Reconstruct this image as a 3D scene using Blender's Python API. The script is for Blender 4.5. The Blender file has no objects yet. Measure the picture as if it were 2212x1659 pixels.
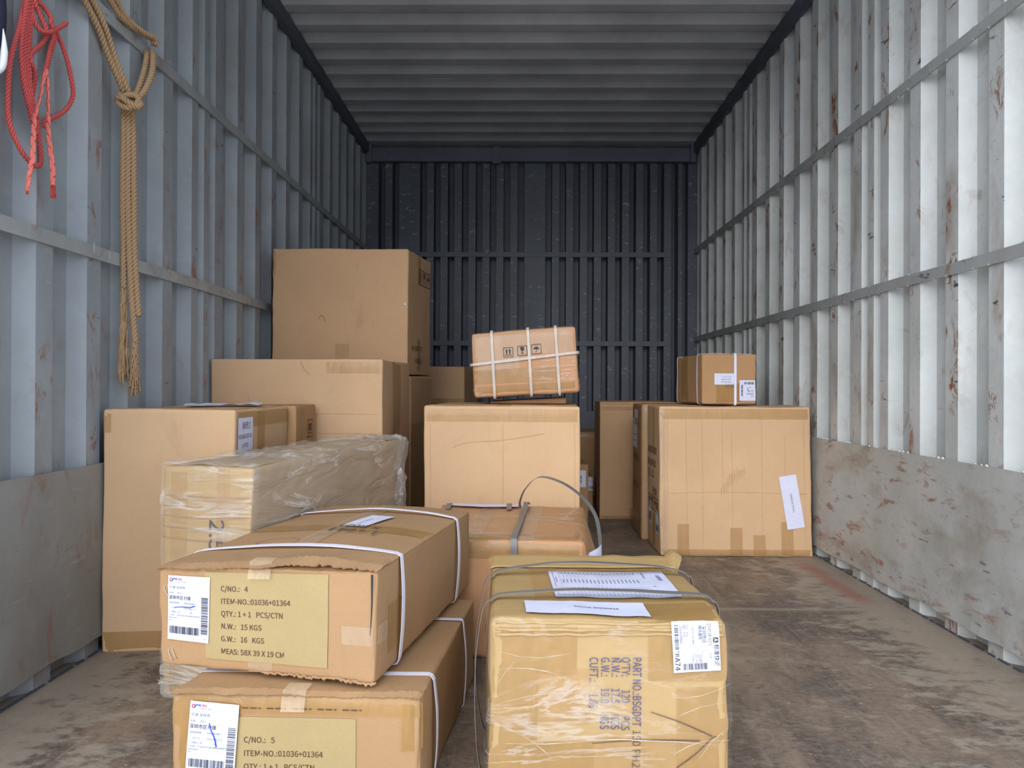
import bpy, bmesh, math, random
from mathutils import Vector, Matrix, noise
random.seed(7)
C = bpy.context.scene.collection
PI = math.pi

# ------------------------------------------------------------------ camera
F, W_, H_ = 1661.0, 2212, 1659
CAMZ = 0.70
yaw = math.atan(18 / F); pit = math.atan(6.5 / F); roll = math.radians(0.25)
RM = (Matrix.Rotation(yaw, 3, 'Z') @ Matrix.Rotation(PI / 2 + pit, 3, 'X') @ Matrix.Rotation(roll, 3, 'Z'))
cam_d = bpy.data.cameras.new('camera'); cam = bpy.data.objects.new('camera', cam_d); C.objects.link(cam)
cam.matrix_world = Matrix.Translation((0, 0, CAMZ)) @ RM.to_4x4()
cam_d.sensor_width = 36; cam_d.lens = F / W_ * 36; cam_d.clip_start = .02; cam_d.clip_end = 200
bpy.context.scene.camera = cam

# ------------------------------------------------------------------ light
sc = bpy.context.scene
sc.view_settings.view_transform = 'Standard'; sc.view_settings.look = 'None'
sc.view_settings.gamma = 1; sc.view_settings.use_curve_mapping = False
sc.view_settings.exposure = 0.40
wd = bpy.data.worlds.new('sky'); sc.world = wd; wd.use_nodes = True
nt = wd.node_tree; bg = nt.nodes['Background']
bg.inputs['Color'].default_value = (.85, .93, 1.06, 1); bg.inputs['Strength'].default_value = 1.45
sd = bpy.data.lights.new('hazy_sun', 'SUN'); sun = bpy.data.objects.new('hazy_sun', sd); C.objects.link(sun)
sd.energy = 1.85; sd.angle = math.radians(50); sd.color = (1.0, .97, .93)
sun.rotation_euler = Vector((.30, 1.0, -.48)).to_track_quat('-Z', 'Y').to_euler()


def up(u, v, X=None, Y=None, Z=None):
    """pixel of the photograph on a world plane"""
    d = RM @ Vector(((u - W_ / 2) / F, (H_ / 2 - v) / F, -1))
    o = Vector((0, 0, CAMZ))
    if Y is not None: t = Y / d.y
    elif X is not None: t = X / d.x
    else: t = (Z - CAMZ) / d.z
    return o + d * t


# ------------------------------------------------------------------ materials
def s2l(c):
    return tuple(((x / 255) / 12.92 if x / 255 <= .04045 else ((x / 255 + .055) / 1.055) ** 2.4) for x in c) + (1,)


class NT:
    def __init__(s, name):
        s.m = bpy.data.materials.new(name); s.m.use_nodes = True; s.t = s.m.node_tree
        s.b = s.t.nodes['Principled BSDF']; s.out = s.t.nodes['Material Output']

    def n(s, typ, **kw):
        o = s.t.nodes.new('ShaderNode' + typ)
        for k, v in kw.items():
            if k.startswith('i_'):
                o.inputs[k[2:].replace('_', ' ')].default_value = v
            else: setattr(o, k, v)
        return o

    def l(s, a, b): s.t.links.new(a, b)

    def mapping(s, src, scale, loc=(0, 0, 0), rot=(0, 0, 0)):
        m = s.n('Mapping'); s.l(src, m.inputs['Vector'])
        m.inputs['Scale'].default_value = scale; m.inputs['Location'].default_value = loc
        m.inputs['Rotation'].default_value = rot
        return m.outputs[0]

    def noise(s, vec, scale, detail=4, rough=.55, dist=0):
        o = s.n('TexNoise', i_Scale=scale, i_Detail=detail, i_Roughness=rough, i_Distortion=dist)
        s.l(vec, o.inputs['Vector']); return o.outputs['Fac']

    def ramp(s, fac, a, b, c0=(0, 0, 0, 1), c1=(1, 1, 1, 1)):
        o = s.n('ValToRGB'); s.l(fac, o.inputs['Fac'])
        o.color_ramp.elements[0].position = a; o.color_ramp.elements[1].position = b
        o.color_ramp.elements[0].color = c0; o.color_ramp.elements[1].color = c1
        return o.outputs['Color']

    def mix(s, fac, a, b, mode='MIX'):
        o = s.n('Mix', data_type='RGBA', blend_type=mode)
        if isinstance(fac, (int, float)): o.inputs[0].default_value = fac
        else: s.l(fac, o.inputs[0])
        for i, x in ((6, a), (7, b)):
            if isinstance(x, tuple): o.inputs[i].default_value = x
            else: s.l(x, o.inputs[i])
        return o.outputs[2]

    def math(s, op, a, b=0.0, clamp=False):
        o = s.n('Math', operation=op, use_clamp=clamp)
        for i, x in ((0, a), (1, b)):
            if isinstance(x, (int, float)): o.inputs[i].default_value = x
            else: s.l(x, o.inputs[i])
        return o.outputs[0]

    def bump(s, h, strength, dist=.01):
        o = s.n('Bump', i_Strength=strength, i_Distance=dist); s.l(h, o.inputs['Height'])
        s.l(o.outputs[0], s.b.inputs['Normal']); return o

    def col(s, c): s.l(c, s.b.inputs['Base Color'])


def plain(name, rgb, rough=.6, metal=0, spec=.5):
    k = NT(name); k.b.inputs['Base Color'].default_value = s2l(rgb)
    k.b.inputs['Roughness'].default_value = rough; k.b.inputs['Metallic'].default_value = metal
    k.b.inputs['Specular IOR Level'].default_value = spec
    g = k.n('TexCoord').outputs['Object']
    nz = k.noise(g, 60, 3)
    k.col(k.mix(.12, s2l(rgb), k.ramp(nz, .3, .7, s2l(tuple(x * .75 for x in rgb)), s2l(rgb))))
    return k.m


def cardboard(name, rgb, flute=True, gloss=.75, dirt=.25, vert=True):
    k = NT(name)
    uv = k.n('UVMap').outputs[0]; ob = k.n('TexCoord').outputs['Object']
    base = s2l(rgb); dk = s2l(tuple(x * .86 for x in rgb)); lt = s2l(tuple(min(255, x * 1.05) for x in rgb))
    big = k.noise(ob, 4.5, 5, .6)
    c = k.mix(k.ramp(big, .3, .72), lt, base)
    fib = k.noise(k.mapping(ob, (1, 1, 3)), 220, 2)
    c = k.mix(k.math('MULTIPLY', k.ramp(fib, .35, .75), .28), c, dk)
    sm = k.noise(k.mapping(ob, (1.2, 1.2, .5)), 9, 6, .7, .6)
    c = k.mix(k.math('MULTIPLY', k.ramp(sm, .58, .8), dirt), c, s2l(tuple(x * .66 for x in rgb)))
    k.col(c)
    k.b.inputs['Roughness'].default_value = gloss; k.b.inputs['Specular IOR Level'].default_value = .3
    h = k.math('MULTIPLY', k.noise(ob, 14, 5, .6), 1.0)
    if flute:
        w = k.n('TexWave', wave_type='BANDS', bands_direction='X' if vert else 'Y', i_Scale=42, i_Distortion=.4, i_Detail=1.0)
        k.l(uv, w.inputs['Vector'])
        h = k.math('ADD', h, k.math('MULTIPLY', w.outputs['Fac'], .035))
        cr = k.noise(k.mapping(uv, (34, 1.2, 1) if vert else (1.2, 34, 1)), 1, 3, .6)
        h = k.math('ADD', h, k.math('MULTIPLY', cr, .35))
    k.bump(h, .35, .006)
    return k.m


def tape(name, rgb, alpha=.62, rough=.22):
    k = NT(name)
    ob = k.n('TexCoord').outputs['Object']
    k.b.inputs['Base Color'].default_value = s2l(rgb)
    k.b.inputs['Roughness'].default_value = rough; k.b.inputs['Specular IOR Level'].default_value = .6
    nz = k.noise(k.mapping(ob, (1, 1, .35)), 38, 4, .6, 1.2)
    k.l(k.mix(k.ramp(nz, .4, .7), s2l(rgb), s2l(tuple(min(255, x * 1.1) for x in rgb))), k.b.inputs['Base Color'])
    k.bump(nz, .35, .006)
    tr = k.n('BsdfTransparent'); mx = k.n('MixShader'); mx.inputs[0].default_value = alpha
    k.l(tr.outputs[0], mx.inputs[1]); k.l(k.b.outputs[0], mx.inputs[2]); k.l(mx.outputs[0], k.out.inputs[0])
    return k.m


def film(name, lo=.05, hi=.55, scale=(6, 6, 16), rgb=(236, 232, 226), dist=1.5, rot=(0, 0, 0), thin=20):
    """clear stretch film: mostly transparent, glossy, with fold highlights painted in as milky streaks"""
    k = NT(name)
    ob = k.n('TexCoord').outputs['Object']
    v = k.mapping(ob, scale, rot=rot)
    a = k.noise(v, 1.0, 6, .6, dist)
    ridge = k.math('SUBTRACT', 1.0, k.math('MULTIPLY', k.math('ABSOLUTE', k.math('SUBTRACT', a, .5)), thin), clamp=True)
    b = k.noise(k.mapping(ob, (3, 3, 4)), 1.3, 3)
    ridge = k.math('MULTIPLY', ridge, k.ramp(b, .46, .62))
    fac = k.math('ADD', lo, k.math('MULTIPLY', ridge, hi - lo), clamp=True)
    k.b.inputs['Base Color'].default_value = s2l(rgb); k.b.inputs['Roughness'].default_value = .18
    k.b.inputs['Specular IOR Level'].default_value = .8
    k.bump(a, .9, .02)
    tr = k.n('BsdfTransparent'); mx = k.n('MixShader'); k.l(fac, mx.inputs[0])
    k.l(tr.outputs[0], mx.inputs[1]); k.l(k.b.outputs[0], mx.inputs[2]); k.l(mx.outputs[0], k.out.inputs[0])
    return k.m


def painted_steel(name, rgb, rust=.5, wear=.5, dark=.3, attr=True, rough=.5, fs=(12, 12, 6), ws=(3.5, 3.5, 1.5), t3=.625):
    """grey container paint with rust stains, scratches and dirt; the 'ridge' attribute says where cargo rubs"""
    k = NT(name)
    ob = k.n('TexCoord').outputs['Object']
    base = s2l(rgb)
    big = k.noise(ob, 2.2, 5, .6)
    c = k.mix(k.ramp(big, .35, .65), base, s2l(tuple(x * .88 for x in rgb)))
    sp = k.noise(ob, 45, 4, .6)
    c = k.mix(k.math('MULTIPLY', k.ramp(sp, .5, .8), .18), c, s2l(tuple(min(255, x * 1.12) for x in rgb)))
    if attr:
        at = k.n('Attribute', attribute_name='ridge').outputs['Fac']
    else:
        vv = k.n('Value'); vv.outputs[0].default_value = .8; at = vv.outputs[0]
    # soft rust wash
    r0 = k.noise(k.mapping(ob, ws), 1.6, 6, .65, .3)
    wash = k.math('MULTIPLY', k.ramp(r0, .56 - .06 * rust, .70), k.math('ADD', .12, k.math('MULTIPLY', at, .55)))
    c = k.mix(k.math('MULTIPLY', wash, rust), c, s2l((126, 98, 74)))
    # hard rust flecks
    r1 = k.noise(k.mapping(ob, fs), 1.5, 8, .72, .6)
    fl = k.math('MULTIPLY', k.ramp(r1, .57 - .03 * rust, .63 - .03 * rust), k.math('ADD', .15, k.math('MULTIPLY', at, .85)))
    cl = k.noise(k.mapping(ob, (2.6, 2.6, 3.4), loc=(7, 2, 1)), 1.4, 4, .6)
    fl = k.math('MULTIPLY', fl, k.ramp(cl, .41, .55))
    fz = k.noise(k.mapping(ob, (9, 40, 60), rot=(-.12, 0, 0)), 1.3, 6, .8)
    c = k.mix(k.math('MULTIPLY', k.ramp(fz, .56, .70), k.math('MULTIPLY', at, .35 * wear)), c, s2l((106, 96, 86)))
    fw = k.noise(k.mapping(ob, (12, 50, 18), rot=(.5, 0, 0), loc=(2, 3, 9)), 1.3, 6, .8)
    c = k.mix(k.math('MULTIPLY', k.ramp(fw, .60, .70), k.math('MULTIPLY', at, .5 * wear)), c, s2l((206, 208, 204)))
    c = k.mix(k.math('MULTIPLY', fl, min(1, rust * 1.3)), c, s2l((140, 92, 64)))
    # dark scrapes running along the load direction
    r2 = k.noise(k.mapping(ob, (3, 6, 26), rot=(.35, 0, 0)), 1.2, 7, .72)
    c = k.mix(k.math('MULTIPLY', k.ramp(r2, .625, .66), k.math('MULTIPLY', at, dark)), c, s2l((58, 48, 42)))
    # pale scratches
    r3 = k.noise(k.mapping(ob, (9, 5, 24), rot=(-.5, .3, 0)), 1.7, 6, .75)
    c = k.mix(k.math('MULTIPLY', k.ramp(r3, t3, t3 + .04), k.math('MULTIPLY', at, wear)), c, s2l((196, 198, 190)))
    k.col(c)
    k.b.inputs['Roughness'].default_value = rough; k.b.inputs['Specular IOR Level'].default_value = .45
    k.bump(k.noise(ob, 9, 4, .6), .18, .01)
    return k.m


M = {}
M['wall'] = painted_steel('container_paint', (206, 211, 211), .8, .5, .9, rough=.46)
M['wall_left'] = painted_steel('container_paint_shaded', (154, 162, 168), .6, .35, .6, rough=.55)  # same paint as the right wall, darkened to carry the left side's shade
M['wall_back'] = painted_steel('container_paint_dimmed', (96, 102, 115), .2, .55, .3, rough=.5, t3=.60)  # container paint darkened further, the dimness of the far end put into the colour
M['ceil'] = painted_steel('ceiling_paint', (188, 192, 198), .1, .1, .2, rough=.55)
M['kick'] = painted_steel('kick_plate_paint', (192, 196, 194), .9, .9, .7, attr=False, rough=.42, fs=(6, 5, 15), ws=(3, 2.2, 3.5))
M['kick_left'] = painted_steel('kick_plate_paint_shaded', (146, 148, 146), .4, .3, .35, attr=False, rough=.5)  # shaded copy of the right kick plate paint, for the less lit side
M['rail'] = painted_steel('rail_paint', (168, 174, 175), .5, .9, .9, attr=False, rough=.42)
M['weld'] = plain('weld_bead', (214, 212, 204), .4)
M['beam'] = painted_steel('roof_rail_paint', (78, 86, 98), .1, .2, .1, attr=False, rough=.5)
M['header'] = painted_steel('header_paint', (104, 110, 122), .1, .3, .1, attr=False, rough=.5)

M['kraft'] = cardboard('kraft_board', (202, 168, 132))
M['kraft_h'] = cardboard('kraft_board_laid', (200, 166, 130), vert=False)
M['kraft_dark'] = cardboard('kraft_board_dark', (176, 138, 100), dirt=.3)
M['kraft_red'] = cardboard('kraft_board_reddish', (190, 142, 100), gloss=.5, dirt=.3)
M['kraft_plain'] = cardboard('kraft_board_plain', (192, 156, 120), flute=False, dirt=.35)
M['kraft_front'] = cardboard('kraft_board_front', (164, 131, 96), flute=False, dirt=.35)
M['kraft_yellow'] = cardboard('kraft_board_yellow', (172, 144, 98), flute=False, gloss=.5, dirt=.15)
M['edge'] = cardboard('torn_board_edge', (158, 122, 88), dirt=.7)
M['tape'] = tape('brown_packing_tape', (190, 152, 98), .42, .24)
M['tape_amber'] = tape('amber_packing_tape', (176, 138, 80), .50, .22)
M['tape_clear'] = tape('clear_packing_tape', (206, 186, 158), .34, .12)
M['film'] = film('stretch_film', .10, .75, (4, 4, 22), dist=.8, thin=14)
M['film_side'] = film('stretch_film_side', .30, .80, (7, 4, 16), rot=(.75, 0, 0), dist=.8, thin=22)
M['film_tight'] = film('tight_stretch_film', .03, .34, (4, 4, 15), dist=.7, rot=(0, .35, 0), thin=34)
M['paper'] = plain('label_paper', (218, 222, 246), .45)
M['paper_kraft'] = cardboard('kraft_paper_sheet', (164, 145, 104), flute=False, gloss=.8, dirt=.2)
M['ink'] = plain('black_ink', (44, 44, 52), .6)
M['ink_grey'] = plain('grey_ink', (92, 92, 104), .6)
M['ink_brown'] = plain('brown_ink', (86, 60, 46), .7)
M['ink_violet'] = plain('violet_ink', (74, 66, 112), .7)
M['ink_blue'] = plain('blue_pen', (36, 66, 200), .4)
M['ink_red'] = plain('red_ink', (226, 74, 64), .5)
M['strap_white'] = plain('white_strapping', (230, 230, 250), .35)
M['strap_grey'] = plain('grey_strapping', (116, 116, 116), .4)
M['strap_clear'] = tape('translucent_strapping', (206, 196, 186), .72, .3)
M['jute'] = plain('jute_fibre', (172, 142, 108), .9)
M['red_rope'] = plain('red_rope_fibre', (206, 88, 86), .7)
M['red_pale'] = plain('pale_red_fibre', (232, 124, 112), .7)
M['navy'] = plain('navy_fabric', (34, 40, 62), .9)
M['white_cloth'] = plain('white_trim', (225, 228, 235), .7)
M['staple'] = plain('steel_wire', (200, 200, 200), .3, .9)


def floor_mat():
    k = NT('worn_floor'); ob = k.n('TexCoord').outputs['Object']
    a = k.noise(k.mapping(ob, (3.0, 1.1, 1)), 1.6, 8, .68, .5)
    c = k.mix(k.ramp(a, .40, .62), s2l((134, 116, 100)), s2l((90, 78, 70)))
    b = k.noise(k.mapping(ob, (5, 9, 1), rot=(0, 0, .5)), 1.7, 8, .72, .3)
    c = k.mix(k.math('MULTIPLY', k.ramp(b, .52, .62), .6), c, s2l((156, 144, 128)))
    g = k.noise(k.mapping(ob, (2.2, 1.4, 1), loc=(3, 1, 0)), 1.5, 6, .6)
    c = k.mix(k.math('MULTIPLY', k.ramp(g, .5, .60), .65), c, s2l((72, 66, 66)))
    fine = k.noise(k.mapping(ob, (34, 60, 1), rot=(0, 0, .3)), 1.5, 6, .75)
    c = k.mix(k.math('MULTIPLY', k.ramp(fine, .42, .72), .55), c, s2l((158, 148, 136)))
    fine2 = k.noise(k.mapping(ob, (22, 16, 1), loc=(4, 4, 0)), 1.5, 7, .75)
    c = k.mix(k.math('MULTIPLY', k.ramp(fine2, .52, .66), .5), c, s2l((58, 50, 48)))
    # directional scuffs
    for i, (r, sx, sy) in enumerate(((.35, 30, 2.0), (-.8, 26, 1.6), (1.2, 24, 2.2))):
        s_ = k.noise(k.mapping(ob, (sx, sy, 1), rot=(0, 0, r), loc=(i * 3, i, 0)), 1.2, 4, .6)
        col_ = ((160, 150, 138), (54, 46, 42), (150, 140, 126))[i]
        c = k.mix(k.math('MULTIPLY', k.ramp(s_, .60, .70), .32), c, s2l(col_))
    # pale dust along the walls
    sep = k.n('SeparateXYZ'); k.l(ob, sep.inputs[0])
    ax = k.math('ABSOLUTE', k.math('SUBTRACT', sep.outputs['X'], .067))
    edge = k.math('ADD', ax, k.math('MULTIPLY', k.math('SUBTRACT', b, .5), 1.6))
    c = k.mix(k.math('MULTIPLY', k.ramp(edge, .86, 1.30), .62), c, s2l((164, 154, 140)))
    # pale flakes
    f = k.noise(k.mapping(ob, (20, 26, 1)), 1.6, 5, .7)
    c = k.mix(k.math('MULTIPLY', k.ramp(f, .655, .67), .8), c, s2l((190, 160, 118)))
    # a joint across the floor with dirt in it
    jy = k.math('ABSOLUTE', k.math('SUBTRACT', sep.outputs['Y'], k.math('ADD', 2.44, k.math('MULTIPLY', a, .01))))
    c = k.mix(k.ramp(jy, .0, .022, (.9, .9, .9, 1), (0, 0, 0, 1)), c, s2l((150, 140, 124)))
    # faded red paint stripe near the right wall
    rx = k.math('ABSOLUTE', k.math('SUBTRACT', sep.outputs['X'], k.math('ADD', 1.10, k.math('MULTIPLY', b, .06))))
    ry = k.math('ABSOLUTE', k.math('SUBTRACT', sep.outputs['Y'], 2.82))
    m = k.math('MULTIPLY', k.ramp(rx, .012, .05, (1, 1, 1, 1), (0, 0, 0, 1)), k.ramp(ry, .25, .34, (1, 1, 1, 1), (0, 0, 0, 1)))
    c = k.mix(k.math('MULTIPLY', m, .6), c, s2l((150, 88, 78)))
    k.col(c)
    k.l(k.ramp(g, .3, .7, (.42, .42, .42, 1), (.66, .66, .66, 1)), k.b.inputs['Roughness'])
    k.b.inputs['Specular IOR Level'].default_value = .45
    k.bump(b, .25, .005)
    return k.m


M['floor'] = floor_mat()
M['asphalt'] = plain('yard_concrete', (200, 197, 192), .9)


# ------------------------------------------------------------------ mesh helpers
def mobj(name, verts, faces, mat, parent=None, uvs=None, smooth=False, attrs=None):
    me = bpy.data.meshes.new(name); me.from_pydata([tuple(v) for v in verts], [], faces)
    if uvs is not None:
        l = me.uv_layers.new(name='UVMap')
        for p in me.polygons:
            for li in p.loop_indices:
                l.data[li].uv = uvs[me.loops[li].vertex_index]
    if attrs is not None:
        a = me.attributes.new('ridge', 'FLOAT', 'FACE')
        for i, x in enumerate(attrs): a.data[i].value = x
    if smooth:
        for p in me.polygons: p.use_smooth = True
    me.materials.append(mat)
    me.update()
    o = bpy.data.objects.new(name, me); C.objects.link(o)
    if parent:
        o.parent = parent
        o.matrix_parent_inverse = Matrix.Translation(-parent.location)
    return o


def thing(name, label, cat, loc=(0, 0, 0), group=None):
    o = bpy.data.objects.new(name, None); C.objects.link(o); o.location = loc
    o.empty_display_size = .1
    o['label'] = label; o['category'] = cat
    if group: o['group'] = group
    return o


def struct(o): o['kind'] = 'structure'; return o


class MB:
    def __init__(s): s.v = []; s.f = []

    def add(s, v, f):
        b = len(s.v); s.v += [Vector(x) for x in v]; s.f += [tuple(i + b for i in q) for q in f]

    def box(s, a, b):
        x0, y0, z0 = a; x1, y1, z1 = b
        s.add([(x0, y0, z0), (x1, y0, z0), (x1, y1, z0), (x0, y1, z0), (x0, y0, z1), (x1, y0, z1), (x1, y1, z1), (x0, y1, z1)],
              [(0, 3, 2, 1), (4, 5, 6, 7), (0, 1, 5, 4), (1, 2, 6, 5), (2, 3, 7, 6), (3, 0, 4, 7)])

    def tube(s, pts, r, n=8, cap=True):
        pts = [Vector(p) for p in pts]; rs = r if isinstance(r, (list, tuple)) else [r] * len(pts)
        t = (pts[1] - pts[0]).normalized()
        nrm = t.orthogonal().normalized(); rings = []
        for i, p in enumerate(pts):
            t2 = (pts[min(i + 1, len(pts) - 1)] - pts[max(i - 1, 0)])
            if t2.length > 1e-9: t2.normalize()
            else: t2 = t
            nrm = (nrm - t2 * nrm.dot(t2))
            nrm = nrm.normalized() if nrm.length > 1e-6 else t2.orthogonal().normalized()
            bn = t2.cross(nrm)
            rings.append([p + (nrm * math.cos(2 * PI * k / n) + bn * math.sin(2 * PI * k / n)) * rs[i] for k in range(n)])
            t = t2
        v = [q for ring in rings for q in ring]; f = []
        for i in range(len(pts) - 1):
            for k in range(n):
                k2 = (k + 1) % n
                f.append((i * n + k, i * n + k2, (i + 1) * n + k2, (i + 1) * n + k))
        if cap:
            f.append(tuple(reversed(range(n)))); f.append(tuple((len(pts) - 1) * n + k for k in range(n)))
        s.add(v, f)

    def build(s, name, mat, parent=None, smooth=False, bevel=0):
        o = mobj(name, s.v, s.f, mat, parent, smooth=smooth)
        if bevel:
            md = o.modifiers.new('bevel', 'BEVEL'); md.width = bevel; md.segments = 2; md.limit_method = 'ANGLE'
        return o


def spline(P, n=12):
    """Catmull-Rom through points"""
    P = [Vector(p) for p in P]; Q = [P[0] * 2 - P[1]] + P + [P[-1] * 2 - P[-2]]; out = []
    for i in range(1, len(Q) - 2):
        a, b, c, d = Q[i - 1], Q[i], Q[i + 1], Q[i + 2]
        for k in range(n):
            t = k / n
            out.append(.5 * ((2 * b) + (c - a) * t + (2 * a - 5 * b + 4 * c - d) * t * t + (-a + 3 * b - 3 * c + d) * t ** 3))
    out.append(P[-1]); return out


def resample(P, step):
    L = [0]
    for i in range(1, len(P)): L.append(L[-1] + (P[i] - P[i - 1]).length)
    n = max(2, int(L[-1] / step)); out = []; j = 0
    for i in range(n + 1):
        s = L[-1] * i / n
        while j < len(P) - 2 and L[j + 1] < s: j += 1
        t = (s - L[j]) / max(1e-9, L[j + 1] - L[j]); out.append(P[j].lerp(P[j + 1], min(1, t)))
    return out


def twisted(mb, pts, R, pitch, step=.004, strands=3):
    """a laid rope: strands wound round each other"""
    P = resample(spline(pts, 14), step); t = (P[1] - P[0]).normalized(); nrm = t.orthogonal().normalized()
    fr = []
    for i, p in enumerate(P):
        t2 = (P[min(i + 1, len(P) - 1)] - P[max(i - 1, 0)]).normalized()
        nrm = (nrm - t2 * nrm.dot(t2)).normalized(); fr.append((p, nrm.copy(), t2.cross(nrm)))
    for k in range(strands):
        q = []
        for i, (p, n_, b_) in enumerate(fr):
            a = 2 * PI * (i * step / pitch) + 2 * PI * k / strands
            q.append(p + (n_ * math.cos(a) + b_ * math.sin(a)) * R * .56)
        mb.tube(q, R * .47, 7)


# ------------------------------------------------------------------ the cargo box: shell
XL, XR, YB, YF, ZC = -1.108, 1.242, 5.50, 1.05, 2.42
DEP = .036


def corrugated(profile, place, z0, z1, name, mat):
    """profile: list of (s, depth, ridge) along the wall; place(s, depth, z)"""
    v = []; f = []; at = []
    for i in range(len(profile) - 1):
        (s0, d0, r0), (s1, d1, r1) = profile[i], profile[i + 1]
        b = len(v); v += [place(s0, d0, z0), place(s1, d1, z0), place(s1, d1, z1), place(s0, d0, z1)]
        f.append((b, b + 1, b + 2, b + 3)); at.append(1.0 if (d0 == 0 and d1 == 0) else (.25 if d0 == d1 else .08))
    return struct(mobj(name, v, f, mat, attrs=at))


def side_profile(seams, phase):
    """far edges of the slopes facing the door fall on phase + k*pitch; seams are narrow double ribs"""
    pr = []; y = YF - .1; marks = []
    s = phase
    while s > YF - .3: s -= .207
    prev = None
    while s < YB + .1:
        sk = [q for q in seams if abs(s - .1 - q) < .1035]
        if sk:
            q = sk[0]
            for c in (q - .049, q + .049):   # two shallow ribs
                pr += [(c - .030, 0), (c - .018, .016), (c + .004, .016), (c + .020, 0)]
        else:   # recess ending at s (far edge)
            pr += [(s - .143, 0), (s - .113, DEP), (s - .029, DEP), (s, 0)]
        s += .207
    pr = [(a, d) for a, d in pr if YF <= a <= YB]
    pr = [(YF, 0)] + pr + [(YB + .02, 0)]
    return [(a, d, 0) for a, d in pr]


seamR = (2.746, 4.22); seamL = (2.70, 4.14)
corrugated(side_profile(seamR, 2.196), lambda s, d, z: (XR + d, s, z), -.03, ZC + .06, 'wall_right', M['wall'])
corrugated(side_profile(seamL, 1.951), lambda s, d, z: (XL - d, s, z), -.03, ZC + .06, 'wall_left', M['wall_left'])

# back wall: narrow ribs about every 10 cm with wider sheets at the welds
bp = []; x = XL + .085
bp.append((XL - .04, 0)); bp.append((XL + .07, 0))
k = 0
while x < XR - .13:
    wide = k in (1, 9, 20)
    bp += [(x, .0), (x + .002, .12), (x + .047, .12), (x + .049, 0)]
    x += .1 + (.098 if wide else 0); k += 1
bp += [(XR - .09, 0), (XR - .087, .08), (XR - .055, .08), (XR - .05, 0), (XR + .04, 0)]
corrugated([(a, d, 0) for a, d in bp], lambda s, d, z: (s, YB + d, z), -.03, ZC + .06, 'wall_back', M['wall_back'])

# ceiling: ribs running across
cp = []; y = YF + .02; cp.append((YF, .0))
y0 = 3.518
while y0 > YF + .2: y0 -= .1915
while y0 < YB:
    cp += [(y0, .0), (y0 + .022, .028), (y0 + .072, .028), (y0 + .125, .0)]
    y0 += .1915
cp = [c for c in cp if c[0] < YB - .06] + [(YB + .05, 0)]
corrugated([(a, d, 0) for a, d in cp], lambda s, d, z: (z, s, ZC + d), XL - .06, XR + .06, 'ceiling', M['ceil'])
for a, b, nm in ((XL, -1, 'l'), (XR, 1, 'r')): pass
# weld seam across the roof
mb = MB()
wy = 4.285
mb.tube([(XL + .02 + i * (XR - XL - .04) / 60, wy + .002 * noise.noise((i * .7, 0, 0)), ZC + .001) for i in range(61)],
        [.002 + .0015 * abs(noise.noise((i * 1.7, 3, 0))) for i in range(61)], 6)
struct(mb.build('trim_9', M['rail'], smooth=True))

# floor, yard outside
mb = MB(); mb.box((XL - .06, YF, -.05), (XR + .06, YB + .06, 0)); struct(mb.build('floor', M['floor']))
mb = MB(); mb.box((-25, -30, -1.16), (25, YB + 12, -1.1)); struct(mb.build('ground', M['asphalt']))


# kick plates: dented sheets over the ribs
def kick(name, Xp, sgn, mat):
    n, m = 110, 14; z0, z1 = .045, .496; v = []; f = []
    for sd_ in (0, 1):
        for j in range(m + 1):
            for i in range(n + 1):
                y = YF + (YB - YF) * i / n; z = z0 + (z1 - z0) * j / m
                w = noise.noise((y * 3.1, z * 4.2, sgn * 7)) * .006 + noise.noise((y * 9, z * 6, 3)) * .002
                lo = max(0, 1 - (z - z0) / .12) * (.008 * noise.noise((y * 6, 1, sgn)))
                zz = z + (max(0, 1 - (z - z0) / .1) * .010 * noise.noise((y * 7, 9, 5)))
                v.append((Xp - sgn * (.007 + .004 * sd_ + max(0, w + .003) + max(0, lo)), y, zz))
    N = (n + 1) * (m + 1)
    for j in range(m):
        for i in range(n):
            a = j * (n + 1) + i
            q = (a, a + 1, a + n + 2, a + n + 1); f.append(q); f.append(tuple(x + N for x in reversed(q)))
    for i in range(n):
        f.append((m * (n + 1) + i, m * (n + 1) + i + 1, N + m * (n + 1) + i + 1, N + m * (n + 1) + i))
        f.append((i + 1, i, N + i, N + i + 1))
    struct(mobj(name, v, f, mat, smooth=False))


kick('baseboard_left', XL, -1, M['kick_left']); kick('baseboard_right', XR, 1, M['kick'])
mb = MB(); rr = random.Random(8)   # weld beads along the upper edge of the right sheet
yy = 2.045 - .414
while yy < YB:
    for o_ in (.005, .055, .03):
        y = yy + o_ + rr.uniform(-.008, .008); r = rr.uniform(.002, .005)
        mb.tube([(XR - .010, y - r * 1.3, .496), (XR - .010, y, .498), (XR - .010, y + r * 1.3, .496)], [r * .4, r, r * .4], 6)
    yy += .207
struct(mb.build('trim_13', M['weld'], smooth=True))
mb = MB(); mb.box((XL, YB - .008, .05), (XR, YB, .53)); struct(mb.build('baseboard_back', M['wall_back']))

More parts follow.
